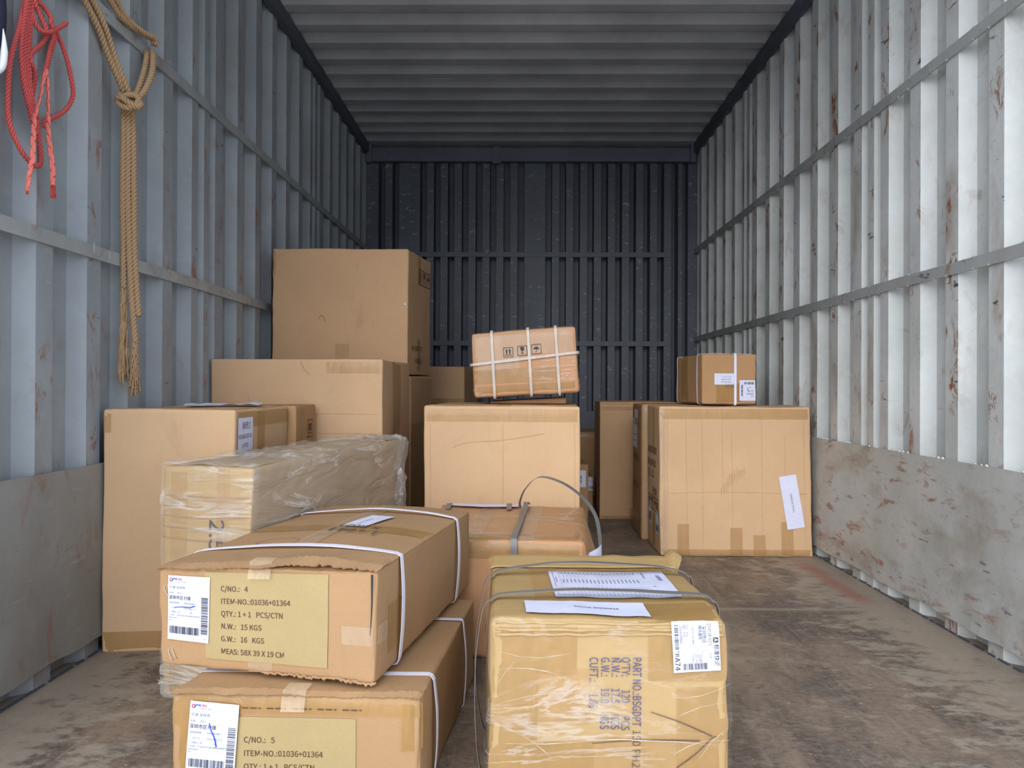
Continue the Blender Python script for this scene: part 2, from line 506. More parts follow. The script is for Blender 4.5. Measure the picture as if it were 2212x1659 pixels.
# flat bars along the walls, with weld beads
bars = {'trim_1': (XL, -1, 1.062), 'trim_2': (XL, -1, 1.70), 'trim_3': (XR, 1, 1.062), 'trim_4': (XR, 1, 1.69)}
for nm, (Xp, sg, zt) in bars.items():
    mb = MB(); n = 90; v = []; f = []
    for i in range(n + 1):
        y = YF + (YB - YF) * i / n
        dx = .0015 * noise.noise((y * 2.5, zt, sg)); dz = .003 * noise.noise((y * 1.7, zt, 4))
        for (px, pz) in ((.000, 0), (.006, 0), (.006, -.034), (.000, -.034)):
            v.append((Xp - sg * (px + .0005 + max(0, dx)), y, zt + pz + dz))
    for i in range(n):
        for q in range(4):
            q2 = (q + 1) % 4; f.append((i * 4 + q, i * 4 + q2, i * 4 + 4 + q2, i * 4 + 4 + q))
    mb.add(v, f)
    if sg > 0:   # weld spots
        rr = random.Random(3)
        yy = 2.045 - .414
        while yy < YB:
            for o_ in (0, .064):
                for zz in (zt, zt - .034):
                    y = yy + o_ + rr.uniform(-.01, .01); r = rr.uniform(.002, .0042)
                    mb.tube([(Xp - .006, y - r, zz), (Xp - .006, y, zz + rr.uniform(-.001, .001)), (Xp - .006, y + r, zz)], [r * .5, r, r * .5], 6)
            yy += .207
    struct(mb.build(nm, M['rail']))
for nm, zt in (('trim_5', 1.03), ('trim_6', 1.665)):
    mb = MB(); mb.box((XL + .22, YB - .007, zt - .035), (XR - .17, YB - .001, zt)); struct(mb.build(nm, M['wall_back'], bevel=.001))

# roof rails
for nm, xa, xb in (('trim_7', XL - .01, XL + .030), ('trim_8', XR - .028, XR + .01)):
    mb = MB(); mb.box((xa, YF, 2.352), (xb, YB, ZC + .01)); struct(mb.build(nm, M['beam'], bevel=.012))
# header at the back with its joint plate and end brackets
mb = MB(); mb.box((XL + .02, YB - .05, 2.30), (XR - .02, YB + .01, 2.398)); mb.box((XL + .02, YB - .055, 2.30), (XR - .02, YB - .045, 2.306))
mb.box((XL + .02, YB - .055, 2.392), (XR - .02, YB - .045, 2.398))
mb.box((-.205, YB - .058, 2.285), (-.145, YB - .03, 2.405))
for xx, s_ in ((XL + .008, 1), (XR - .048, 1)): mb.box((xx, YB - .075, 2.29), (xx + .04, YB - .03, 2.42))
struct(mb.build('trim_10', M['header'], bevel=.002))
# square floor-edge bead with dark gaps
for nm, xx in (('trim_11', XL - .002), ('trim_12', XR - .004)):
    mb = MB(); rr = random.Random(5); y = YF
    while y < YB:
        l = rr.uniform(.02, .06); mb.box((xx, y, 0), (xx + .006, y + l, .004)); y += l + rr.uniform(.004, .02)
    struct(mb.build(nm, M['beam']))


# ------------------------------------------------------------------ cartons
FACES = {'front': lambda c, u, v: (u, 0, v), 'back': lambda c, u, v: (c.w - u, c.d, v), 'right': lambda c, u, v: (c.w, u, v),
         'left': lambda c, u, v: (0, c.d - u, v), 'top': lambda c, u, v: (u, v, c.h), 'bottom': lambda c, u, v: (u, c.d - v, 0)}


class Carton:
    """eight corners: FL FR BL BR at the bottom, then at the top (front/back, left/right)"""

    def __init__(s, name, label, corners, mat, r=.006, amp=.002, crush=.003, seed=0, bulge=(0, 0, 0), group=None, cat='cardboard box', n=22, sag=None):
        s.c = [Vector(p) for p in corners]; c = s.c
        s.w = ((c[1] - c[0]).length + (c[5] - c[4]).length) / 2
        s.d = ((c[2] - c[0]).length + (c[3] - c[1]).length) / 2
        s.h = ((c[4] - c[0]).length + (c[5] - c[1]).length) / 2
        s.r = r; s.amp = amp; s.crush = crush; s.seed = seed; s.bulge = bulge; s.sag = sag
        base = (c[0] + c[1] + c[2] + c[3]) / 4
        s.root = thing(name, label, cat, base, group)
        vs = []; uvs = []; fs = []
        dims = {'front': (s.w, s.h), 'back': (s.w, s.h), 'right': (s.d, s.h), 'left': (s.d, s.h), 'top': (s.w, s.d), 'bottom': (s.w, s.d)}
        s.dims = dims

        def samples(L):
            k = max(8, min(n, int(L / .025)))
            e = [0, r * .3, r * .65, r * 1.1, r * 2.2]; a = [r * 2.2 + (L - r * 4.4) * i / k for i in range(1, k)]
            return e + a + [L - q for q in reversed(e)]
        for fn, (a, b) in dims.items():
            U = samples(a); V = samples(b); b0 = len(vs)
            for vv in V:
                for uu in U: vs.append(s.P(*FACES[fn](s, uu, vv))); uvs.append((uu, vv))
            m_ = len(U)
            for j in range(len(V) - 1):
                for i in range(m_ - 1):
                    q = b0 + j * m_ + i; fs.append((q, q + 1, q + m_ + 1, q + m_))
        s.body = mobj('box_body', vs, fs, mat, s.root, uvs=uvs, smooth=True)
        bm = bmesh.new(); bm.from_mesh(s.body.data); bmesh.ops.remove_doubles(bm, verts=bm.verts, dist=1e-5)
        bmesh.ops.recalc_face_normals(bm, faces=bm.faces); bm.to_mesh(s.body.data); bm.free()

    def P(s, x, y, z, off=0.0):
        p = Vector((x, y, z)); r = s.r; L = (s.w, s.d, s.h)
        q = Vector((min(max(p[i], r), L[i] - r) for i in range(3)))
        d = p - q
        dl = d.length
        d = d / dl if dl > 1e-9 else Vector((0, 0, 1))
        mx = max(abs(d.x), abs(d.y), abs(d.z)); e = 1 - mx      # 0 on a flat, ~.4 on an edge
        sv = Vector((s.seed * 3.1, s.seed * 1.7, 0))
        nz = s.amp * noise.noise(p * 5 + sv) + s.crush * e * 2.2 * noise.noise(p * 22 + sv) + s.amp * .3 * noise.noise(p * 16 + sv)
        fx, fy, fz = (math.sin(PI * min(max(p[i] / L[i], 0), 1)) for i in range(3))
        if abs(d.x) > .6: nz += s.bulge[0] * fy * fz
        if abs(d.y) > .6: nz += s.bulge[1] * fx * fz
        if abs(d.z) > .6 and d.z > 0: nz += s.bulge[2] * (fx * .75 + .25) * (fy * .6 + .4)
        o = q + d * (r + off + nz)
        if s.sag: o += Vector(s.sag(p, L))
        a, b, g = o.x / s.w, o.y / s.d, o.z / s.h; c = s.c
        lo = c[0].lerp(c[1], a).lerp(c[2].lerp(c[3], a), b)
        hi = c[4].lerp(c[5], a).lerp(c[6].lerp(c[7], a), b)
        return lo.lerp(hi, g)

    def F(s, face, u, v, off=0.0):
        """face coordinates; running off an edge folds onto the next face"""
        w, h = s.dims[face]
        if face == 'front':
            if v > s.h: return s.P(u, v - s.h, s.h, off)
            if u > s.w: return s.P(s.w, u - s.w, v, off)
            if u < 0: return s.P(0, -u, v, off)
            if v < 0: return s.P(u, -v, 0, off)
        if face == 'top':
            if v < 0: return s.P(u, 0, s.h + v, off)
            if u > s.w: return s.P(s.w, v, s.h - (u - s.w), off)
            if u < 0: return s.P(0, v, s.h + u, off)
            if v > s.d: return s.P(u, s.d, s.h - (v - s.d), off)
        if face == 'right':
            if v > s.h: return s.P(s.w - (v - s.h), u, s.h, off)
            if u < 0: return s.P(s.w + u, 0, v, off)
            if v < 0: return s.P(s.w + v, u, 0, off)
            if u > s.d: return s.P(s.w - (u - s.d), s.d, v, off)
        return s.P(*FACES[face](s, u, v), off)

    def tape(s, face, u0, v0, u1, v1, mat=None, off=.0012, name='packing_tape', jag=0, label=None):
        step = .018
        nu = max(2, int((u1 - u0) / step)); nv = max(2, int((v1 - v0) / step)); v = []; f = []; uv = []
        for j in range(nv + 1):
            for i in range(nu + 1):
                a = u0 + (u1 - u0) * i / nu; b = v0 + (v1 - v0) * j / nv
                if jag and (i in (0, nu)): a += random.uniform(-jag, jag)
                v.append(s.F(face, a, b, off)); uv.append((a, b))
        for j in range(nv):
            for i in range(nu):
                q = j * (nu + 1) + i; f.append((q, q + 1, q + nu + 2, q + nu + 1))
        o = mobj(name, v, f, mat or M['tape'], s.root, uvs=uv, smooth=True)
        if label: o['label'] = label
        return o

    def strap(s, kind, pos, width=.012, off=.0015, lift=None, mat=None, th=.0011, skew=0, name='strap', label=None):
        """closed loop of strapping: kind 'x' runs over the top from left to right, 'y' front to back, 'z' level round the box"""
        A, B = {'x': (s.w, s.h), 'y': (s.d, s.h), 'z': (s.w, s.d)}[kind]
        per = []
        k = 16; ew = [.0, .004, .012]

        def side(a0, b0, a1, b1, tag):
            L = math.hypot(a1 - a0, b1 - b0); ts = [0, .006 / L, .014 / L] + [i / k for i in range(1, k)] + [1 - .014 / L, 1 - .006 / L]
            for t in sorted(ts): per.append((a0 + (a1 - a0) * t, b0 + (b1 - b0) * t, tag, t))
        side(0, 0, A, 0, 'bottom'); side(A, 0, A, B, 'right'); side(A, B, 0, B, 'top'); side(0, B, 0, 0, 'left')
        rings = []
        for a, b, tag, t in per:
            l = off + (lift(tag, t) if lift else 0)
            ring = []
            for sg, o in ((-.5, 0), (.5, 0), (.5, th), (-.5, th)):
                q = pos + sg * width + skew * (a / A - .5)
                if kind == 'x': p = s.P(a, q, b, l + o)
                elif kind == 'y': p = s.P(q, a, b, l + o)
                else: p = s.P(a, b, q, l + o)
                ring.append(p)
            rings.append(ring)
        v = [p for r_ in rings for p in r_]; f = []; n = len(rings)
        for i in range(n):
            j = (i + 1) % n
            for q in range(4):
                q2 = (q + 1) % 4; f.append((i * 4 + q, j * 4 + q, j * 4 + q2, i * 4 + q2))
        o = mobj(name, v, f, mat or M['strap_white'], s.root, smooth=False)
        if label: o['label'] = label
        return o

    def wrap(s, mat, off=.005, amp=.004, name='stretch_film', faces=('front', 'right', 'left', 'top'), stretch=(3, 3, 14), z0=None, n=46):
        vs = []; fs = []
        for fn in faces:
            a, b = s.dims[fn]; b0 = len(vs)
            nu = max(6, int(a / .012)); nv = max(6, int(b / .012))
            for j in range(nv + 1):
                for i in range(nu + 1):
                    p = Vector(FACES[fn](s, a * i / nu, b * j / nv))
                    w = noise.noise(Vector((p.x * stretch[0], p.y * stretch[1], p.z * stretch[2])) + Vector((s.seed, 0, 0)))
                    w2 = noise.noise(Vector((p.x * 40 + p.z * 20, p.y * 40, p.z * 40)))
                    vs.append(s.P(p.x, p.y, p.z, off + amp * abs(w) + amp * .3 * w2))
            for j in range(nv):
                for i in range(nu):
                    q = b0 + j * (nu + 1) + i; fs.append((q, q + 1, q + nu + 2, q + nu + 1))
        o = mobj(name, vs, fs, mat, s.root, smooth=True)
        bm = bmesh.new(); bm.from_mesh(o.data); bmesh.ops.remove_doubles(bm, verts=bm.verts, dist=1e-5)
        bmesh.ops.recalc_face_normals(bm, faces=bm.faces); bm.to_mesh(o.data); bm.free()
        return o


_tc = {}
CAP = [0]
FONT = None
try:
    FONT = bpy.data.fonts.load(bpy.utils.system_resource('DATAFILES', path='fonts') + '/Noto Sans CJK Regular.woff2')
except Exception:
    pass


def text2d(string, bold=0.0):
    if not CAP[0]:      # cap height of the font at size 1
        CAP[0] = 1e-9; CAP[0] = max(q[1] for q in text2d('H', 0)[0]); _tc.clear()
    key = (string, bold)
    if key not in _tc:
        cu = bpy.data.curves.new('t', 'FONT'); cu.body = string; cu.size = 1; cu.offset = bold * CAP[0] * 1.2 if CAP[0] > 1e-6 else 0; cu.font = FONT or cu.font; cu.resolution_u = 3
        ob = bpy.data.objects.new('t', cu); C.objects.link(ob)
        dg = bpy.context.evaluated_depsgraph_get(); me = ob.evaluated_get(dg).to_mesh()
        v = [(q.co.x, q.co.y) for q in me.vertices]; f = [tuple(p.vertices) for p in me.polygons]
        ob.evaluated_get(dg).to_mesh_clear(); bpy.data.objects.remove(ob); bpy.data.curves.remove(cu)
        _tc[key] = (v, f)
    return _tc[key]


class Sheet:
    """a flat area on a face of a carton with its own turned 2D coordinates, origin at its lower left corner"""

    def __init__(s, car, face, u0, v0, w, h, rot=0, off=.0016, fn=None):
        s.car, s.face, s.u0, s.v0, s.w, s.h, s.off = car, face, u0, v0, w, h, off
        s.ca, s.sa = math.cos(math.radians(rot)), math.sin(math.radians(rot)); s.fn = fn

    def pt(s, x, y, o=0.0):
        u = s.u0 + x * s.ca - y * s.sa; v = s.v0 + x * s.sa + y * s.ca
        extra = s.fn(x, y) if s.fn else 0
        return s.car.F(s.face, u, v, s.off + o + extra)

    def paper(s, name='shipping_label', mat=None, step=.012, label=None, rag=0):
        nx = max(3, int(s.w / step)); ny = max(3, int(s.h / step)); v = []; f = []; uv = []
        for j in range(ny + 1):
            for i in range(nx + 1):
                x, y = s.w * i / nx, s.h * j / ny
                yy = y + (random.uniform(-rag, rag) if rag and j == 0 else 0)
                v.append(s.pt(x, yy)); uv.append((x, y))
        for j in range(ny):
            for i in range(nx):
                q = j * (nx + 1) + i; f.append((q, q + 1, q + nx + 2, q + nx + 1))
        s.o = mobj(name, v, f, mat or M['paper'], s.car.root, uvs=uv, smooth=True)
        if label: s.o['label'] = label
        return s

    def par(s): return getattr(s, 'o', None) or s.car.body

    def polys(s, name, polys, mat, o=.0007):
        v = []; f = []
        for pl in polys:
            b = len(v); v += [s.pt(x, y, o) for x, y in pl]; f.append(tuple(range(b, b + len(pl))))
        ob = mobj(name, v, f, mat, None); ob.parent = s.par()
        return ob

    def text(s, items, mat, name='printed_text', o=.0007, split=False):
        if split:
            for it in items: s.text([it], mat, name, o)
            return None
        """items: (string, x, y, cap height, stretch, turn, bold)"""
        v = []; f = []
        for it in items:
            st, x, y, size, sx, rot, bold = (list(it) + [1, 0, 0])[:7] if len(it) < 7 else it
            tv, tf = text2d(st, bold); b = len(v); sc_ = size / CAP[0]
            ca, sa = math.cos(math.radians(rot)), math.sin(math.radians(rot))
            for a, c in tv:
                a *= sc_ * sx; c *= sc_
                v.append(s.pt(x + a * ca - c * sa, y + a * sa + c * ca, o))
            f += [tuple(i + b for i in q) for q in tf]
        ob = mobj(name, v, f, mat, None); ob.parent = s.par()
        return ob

    def rects(s, name, R, mat, o=.0006):
        return s.polys(name, [[(a, b), (c, b), (c, d), (a, d)] for a, b, c, d in R], mat, o)

    def stroke(s, name, pts, width, mat, o=.001):
        P = []
        n = len(pts)
        sp = [Vector((p[0], p[1], 0)) for p in pts]
        sp = spline(sp, 6) if n > 2 else [sp[0].lerp(sp[1], i / 8) for i in range(9)]
        pl = []; L = len(sp)
        for i in range(L - 1):
            d = (sp[i + 1] - sp[i]); d = d.normalized() if d.length > 0 else Vector((1, 0, 0))
            nn = Vector((-d.y, d.x, 0)); w0 = width * (.55 + .45 * i / L); w1 = width * (.55 + .45 * (i + 1) / L)
            pl.append([tuple((sp[i] - nn * w0 / 2)[:2]), tuple((sp[i + 1] - nn * w1 / 2)[:2]), tuple((sp[i + 1] + nn * w1 / 2)[:2]), tuple((sp[i] + nn * w0 / 2)[:2])])
        return s.polys(name, pl, mat, o)


def barcode(x0, y0, x1, y1, n=34, seed=1, horiz=True):
    rr = random.Random(seed); ws = [rr.choice((1, 1, 2, 3)) for _ in range(2 * n)]; T = sum(ws); R = []; p = 0
    for i, w in enumerate(ws):
        a, b = p / T, (p + w) / T; p += w
        if i % 2 == 0:
            if horiz: R.append((x0 + (x1 - x0) * a, y0, x0 + (x1 - x0) * b, y1))
            else: R.append((x0, y0 + (y1 - y0) * a, x1, y0 + (y1 - y0) * b))
    return R


def corners(FLb, FRb, FLt, FRt, depth, shift=None):
    """front four corners plus a depth vector"""
    d = Vector(depth); s_ = Vector(shift) if shift else Vector((0, 0, 0))
    FLb, FRb, FLt, FRt = map(Vector, (FLb, FRb, FLt, FRt))
    return [FLb, FRb, FLb + d, FRb + d, FLt, FRt, FLt + d + s_, FRt + d + s_]


def flat(z, *pts):
    return [Vector((p.x, p.y, z)) for p in pts]


def box_px(uL, uR, vT, Yl, Yr, depth, z0=0, uLb=None, uRb=None, vT2=None):
    """upright carton from its top front corners in the picture and their distances"""
    a = up(uL, vT, Y=Yl); b = up(uR, vT2 or vT, Y=Yr); z = (a.z + b.z) / 2
    al = up(uLb or uL, 1100, Y=Yl); bl = up(uRb or uR, 1100, Y=Yr)
    d = Vector((depth[0], depth[1], 0))
    return corners((al.x, Yl, z0), (bl.x, Yr, z0), (a.x, Yl, z), (b.x, Yr, z), d)


def shipping_label(sh, code, part, stroke=None, seed=1):
    """freight label with routing lines and two barcodes; local size sh.w x sh.h"""
    w, h = sh.w, sh.h
    t = [('776 7716', .20 * w, .895 * h, .024 * h, 1.2), (code[0], .03 * w, .80 * h, .036 * h, 1.1), (code[1], .19 * w, .80 * h, .036 * h, 1.1) if False else (code[1], .20 * w, .80 * h, .036 * h, 1.05),
         ('A36', .03 * w, .72 * h, .027 * h, 1.2), ('B11', .24 * w, .72 * h, .027 * h, 1.2),
         ('沈阳倍秀四联', .02 * w, .565 * h, .024 * h, .9), ('沈秀倍秀四联ZX', .38 * w, .565 * h, .024 * h, .9), (part, .09 * w, .488 * h, .026 * h, 1.15), ('226.0kg/1.0', .38 * w, .488 * h, .026 * h, 1.15),
         ('宁波鄞化三部', .06 * w, .425 * h, .022 * h, .9), ('16吨', .52 * w, .425 * h, .022 * h, .9),
         ('【派送】广东省深圳市龙岗区横岗街道荣德北', .03 * w, .375 * h, .020 * h, .98), ('国际壹中栋806', .03 * w, .335 * h, .018 * h, .9), ('备注:', .04 * w, .30 * h, .016 * h, .9),
         ('0005', .86 * w, .045 * h, .015 * h, 1.2)]
    sh.text([x + (0, .0) if len(x) == 5 else x for x in t], M['ink_grey'])
    sh.text([('深圳市区分拨', .02 * w, .635 * h, .05 * h, .92, 0, .008)], M['ink'], name='printed_text')
    sh.text([('跨越', .12 * w, .935 * h, .026 * h, 1, 0, .02)], M['ink_blue'], name='logo_text')
    sh.text([('速运', .24 * w, .935 * h, .026 * h, 1, 0, .02)], M['ink_red'], name='logo_text')
    # ring logo in two colours
    for nm, a0, a1, mt in (('logo', 60, 250, M['ink_red']), ('logo', 250, 420, M['ink_blue'])):
        pl = []
        cx, cy, ro, ri = .075 * w, .935 * h, .042 * w, .022 * w
        for k_ in range(8):
            q0 = math.radians(a0 + (a1 - a0) * k_ / 8); q1 = math.radians(a0 + (a1 - a0) * (k_ + 1) / 8)
            pl.append([(cx + ro * math.cos(q0), cy + ro * math.sin(q0)), (cx + ro * math.cos(q1), cy + ro * math.sin(q1)), (cx + ri * math.cos(q1), cy + ri * math.sin(q1)), (cx + ri * math.cos(q0), cy + ri * math.sin(q0))])
        sh.polys(nm, pl, mt)
    th = .0025 * w; R = []
    for y in (.865, .78, .70): R.append((.01 * w, y * h, .99 * w, y * h + th))
    for y in (.60, .545, .47, .41): R.append((.02 * w, y * h, .78 * w, y * h + th))
    for x in (.42, .63, .84): R.append((x * w, .70 * h, x * w + th, .865 * h))
    R.append((.56 * w, .865 * h, .56 * w + th, .99 * h)); R.append((.32 * w, .41 * h, .32 * w + th, .545 * h)); R.append((.01 * w, .08 * h, .99 * w, .08 * h + th))
    sh.rects('ruled_lines', R, M['ink_grey'])
    sh.rects('barcode', barcode(.05 * w, .10 * h, .78 * w, .215 * h, 34, seed), M['ink'])
    sh.rects('barcode', barcode(.81 * w, .12 * h, .97 * w, .69 * h, 40, seed + 5, False), M['ink'])
    if stroke: sh.stroke('pen_mark', [(x * w, y * h) for x, y in stroke], .028 * w, M['ink_blue'])


def icon_frame(x, y, s_, t=.05):
    a = s_; q = t * s_
    return [[(x, y), (x + a, y), (x + a, y + q), (x, y + q)], [(x, y + a - q), (x + a, y + a - q), (x + a, y + a), (x, y + a)],
            [(x, y), (x + q, y), (x + q, y + a), (x, y + a)], [(x + a - q, y), (x + a, y), (x + a, y + a), (x + a - q, y + a)]]


def icon_up(x, y, s_):
    P = icon_frame(x, y, s_)
    for cx in (.34, .66):
        P.append([(x + (cx - .07) * s_, y + .34 * s_), (x + (cx + .07) * s_, y + .34 * s_), (x + (cx + .07) * s_, y + .66 * s_), (x + (cx - .07) * s_, y + .66 * s_)])
        P.append([(x + (cx - .13) * s_, y + .66 * s_), (x + (cx + .13) * s_, y + .66 * s_), (x + cx * s_, y + .85 * s_)])
    P.append([(x + .15 * s_, y + .2 * s_), (x + .85 * s_, y + .2 * s_), (x + .85 * s_, y + .26 * s_), (x + .15 * s_, y + .26 * s_)])
    return P


def icon_glass(x, y, s_):
    P = icon_frame(x, y, s_)
    P.append([(x + .42 * s_, y + .48 * s_), (x + .58 * s_, y + .48 * s_), (x + .7 * s_, y + .62 * s_), (x + .68 * s_, y + .88 * s_), (x + .32 * s_, y + .88 * s_), (x + .3 * s_, y + .62 * s_)])
    P.append([(x + .47 * s_, y + .26 * s_), (x + .53 * s_, y + .26 * s_), (x + .53 * s_, y + .48 * s_), (x + .47 * s_, y + .48 * s_)])
    P.append([(x + .34 * s_, y + .2 * s_), (x + .66 * s_, y + .2 * s_), (x + .62 * s_, y + .27 * s_), (x + .38 * s_, y + .27 * s_)])
    return P


def icon_umbrella(x, y, s_):
    P = icon_frame(x, y, s_)
    P.append([(x + (.5 + .3 * math.cos(PI * k_ / 8)) * s_, y + (.48 + .24 * math.sin(PI * k_ / 8)) * s_) for k_ in range(9)])
    P.append([(x + .48 * s_, y + .2 * s_), (x + .52 * s_, y + .2 * s_), (x + .52 * s_, y + .5 * s_), (x + .48 * s_, y + .5 * s_)])
    P.append([(x + .38 * s_, y + .2 * s_), (x + .5 * s_, y + .2 * s_), (x + .5 * s_, y + .24 * s_), (x + .38 * s_, y + .24 * s_)])
    for i in range(5):
        for j in (0, 1):
            xx = x + (.2 + .13 * i + .05 * j) * s_; yy = y + (.8 + .07 * j) * s_
            P.append([(xx, yy), (xx + .03 * s_, yy), (xx + .05 * s_, yy + .05 * s_), (xx + .02 * s_, yy + .05 * s_)])
    return P


#==BOXES==
# ---- C: the long carton lying in the left middle
C_ = Carton('carton', 'long plain cardboard box at the left, in front of the highest carton',
            box_px(455, 826, 776, 2.74, 2.74, (.03, .46)), M['kraft_h'], seed=1, amp=.003)
st0 = Sheet(C_, 'front', 0, 0, 1, 1)
for zz in (.60, .53, .50): st0.stroke('crease', [(.28, zz), (.45, zz + .002), (.60, zz)], .0014, M['kraft_plain'], o=.0001)
C_.tape('right', .16, 0, .29, C_.h - .0, label='clear brown tape down the end flaps')
C_.tape('front', C_.w - .20, C_.h - .05, C_.w - .0, C_.h + .04)
st = Sheet(C_, 'front', 0, 0, 1, 1)
st.stroke('scuff_mark', [(.135, .665), (.15, .60), (.155, .565)], .006, M['kraft_plain'])
st.stroke('scuff_mark', [(.325, .79), (.335, .765), (.352, .745)], .006, M['kraft_plain'])

# ---- E under D, D the tall top carton
ztE = .745
FLb, FRb = up(590, 1000, Y=3.27), up(887, 1000, Y=3.27)
E_ = Carton('carton', 'dim floor box carrying the highest carton, seen right of the long box',
            corners((-1.06, 3.27, 0), (FRb.x, 3.27, 0), (-1.06, 3.27, ztE), (FRb.x, 3.27, ztE), (.035, .47, 0)), M['kraft_plain'], seed=2)
E_.tape('right', .0, 0.0, .47, .54, M['tape_amber'])
a, b = up(587.7, 536, Y=3.28), up(881.5, 538, Y=3.28)
D_ = Carton('carton', 'largest cardboard box in the upper left, plain front panel, stacked highest of all',
            corners((a.x, 3.28, ztE + .007), (b.x, 3.28, ztE + .007), (a.x + .003, 3.28, a.z), (b.x, 3.28, b.z), (.045, .43, 0), (0.0, 0, .012)), M['kraft_plain'], seed=3, amp=.004, crush=.006)
D_.tape('front', D_.w * .47, .0, D_.w * .57, .13)
D_.tape('right', .19, D_.h - .13, .235, D_.h - .005, M['tape_amber'])
D_.tape('right', .17, .02, .215, .16, M['tape_amber'])
D_.tape('front', 0, D_.h * .78, .014, D_.h)
sh = Sheet(D_, 'right', 0, 0, D_.d, D_.h)
sh.polys('handling_marks', icon_up(.18, D_.h - .13, .07) + icon_glass(.26, D_.h - .13, .07) + icon_umbrella(.34, D_.h - .13, .07), M['ink_brown'])
sh.text([('VF 1862770', .06, .105, .022, 1.2), ('FRAGILE', .12, .05, .022, 1.2)], M['ink_brown'], split=True)
Sheet(D_, 'front', 0, 0, 1, 1).stroke('dent_mark', [(.20, .235), (.213, .252), (.226, .236), (.229, .228)], .004, M['edge'])
mb = MB(); cc = D_.F('front', D_.w - .012, D_.h * .56, .001)
mb.tube([cc + Vector((0, .0, 0)), cc + Vector((0, -.004, 0))], [.006, .003], 10); mb.build('hole_rivet', M['paper'], D_.root)

# ---- F behind
F_ = Carton('carton', 'dim cardboard box at the back, between the tallest stack and the strapped box',
            box_px(880, 1003, 791, 4.3, 4.3, (.05, .45)), M['kraft_plain'], seed=4, r=.012)
F_.tape('front', F_.w - .14, 0, F_.w - .03, .62, M['tape_amber'])
F_.tape('front', 0, .56, F_.w, .635, M['tape_amber'], off=.002)

# ---- A, A2: the row at the left wall
a, b = up(224, 880, Y=2.0), up(523, 890, Y=2.035)
zA = (a.z + b.z) / 2
al = up(205, 1404, Z=0); sa = al.y
A_ = Carton('carton', 'tall cardboard box at the left wall with two white stickers on its side',
            corners((max(al.x, XL + .016), 2.0, 0), (b.x - .03, 2.035, 0), (a.x, 2.0, zA), (b.x - .018, 2.035, zA), (.012, .42, 0)), M['kraft'], seed=5, amp=.003)
A_.tape('front', 0, 0, A_.w, .055, M['tape_amber'])
A_.tape('right', .16, A_.h - .55, .22, A_.h + .04, M['tape_amber'])
A_.tape('top', 0, .19, A_.w, .25, M['tape'])
A_.tape('right', .02, A_.h - .05, .43, A_.h + .03, M['tape_amber'], off=.002)
A_.tape('front', 0, A_.h - .06, .02, A_.h, M['tape'])
sh = Sheet(A_, 'right', .012, A_.h - .115, .105, .092, 0, off=.0034).paper(label='white sticker with printed characters')
sh.text([('新西兰', .03, .062, .016, .9), ('KSP-60606-200T-KD', .004, .034, .012, .62), ('4  PCS', .032, .01, .012, .9)], M['ink_grey'], split=True)
sh = Sheet(A_, 'right', .022, A_.h - .245, .095, .095, 0, off=.0034).paper(label='white sticker with a curved black line')
sh.stroke('pen_mark', [(.02, .03), (.03, .058), (.055, .068), (.08, .052), (.085, .03)], .005, M['ink'])
sh = Sheet(A_, 'top', .10, .22, .2, .13, 12, fn=lambda x, y: .004 + .010 * abs(noise.noise((x * 20, y * 14, 2)))).paper('loose_paper', label='crumpled white sheet taped on top')
A2 = Carton('carton', 'cardboard box right behind the tall one at the left wall, same height, ragged right edge',
            corners((-1.09, 2.47, 0), (b.x + .016, 2.47, 0), (-1.09, 2.47, zA), (b.x + .016, 2.47, zA), (.0, .235, 0)), M['kraft_dark'], seed=6, crush=.008)
A2.tape('right', .06, .2, .12, A2.h + .04, M['tape_amber']); A2.tape('top', .1, .08, A2.w, .14, M['tape_clear'])
Sheet(A2, 'right', 0, 0, 1, 1).polys('handling_marks', icon_up(.13, A2.h - .11, .06), M['ink_brown'])

# ---- W: the long carton in stretch film
FL, FR = up(352, 1006, Y=1.725), up(548, 1011, Y=1.68)
zW = (FL.z + FR.z) / 2
BR = up(874, 947, Z=zW); d = Vector((BR.x - FR.x, BR.y - FR.y, 0))
WC = corners((FL.x, 1.725, 0), (FR.x - .022, 1.68, 0), (FL.x, 1.725, zW), (FR.x, 1.68, zW), d)
for i in (2, 6): WC[i] += Vector((.035, 0, 0))
W = Carton('carton', 'narrow box wrapped in torn stretch film, marked 2.5, behind the stacked numbered boxes',
           WC, M['kraft_yellow'], seed=7, amp=.003, r=.008)
W.tape('front', .02, 0, .06, W.h); W.tape('front', .13, .0, .16, W.h)
sh = Sheet(W, 'front', 0, 0, W.w, W.h)
sh.text([('2.5', .116, .405, .034, 1.15, -90, .004)], M['ink'])
for zz in (.455, .445, .43, .41, .385, .36):
    sh.stroke('crease', [(.0, zz), (.1, zz + random.uniform(-.006, .004)), (W.w, zz + random.uniform(-.004, .006))], .0035, M['edge'], o=.0004)
W.wrap(M['film'], .005, .006, faces=('front',), stretch=(4, 4, 26))
W.wrap(M['film_side'], .006, .007, faces=('right',), stretch=(5, 5, 5), name='stretch_film')
W.wrap(M['film_side'], .007, .012, faces=('top',), stretch=(18, 9, 5), name='stretch_film')
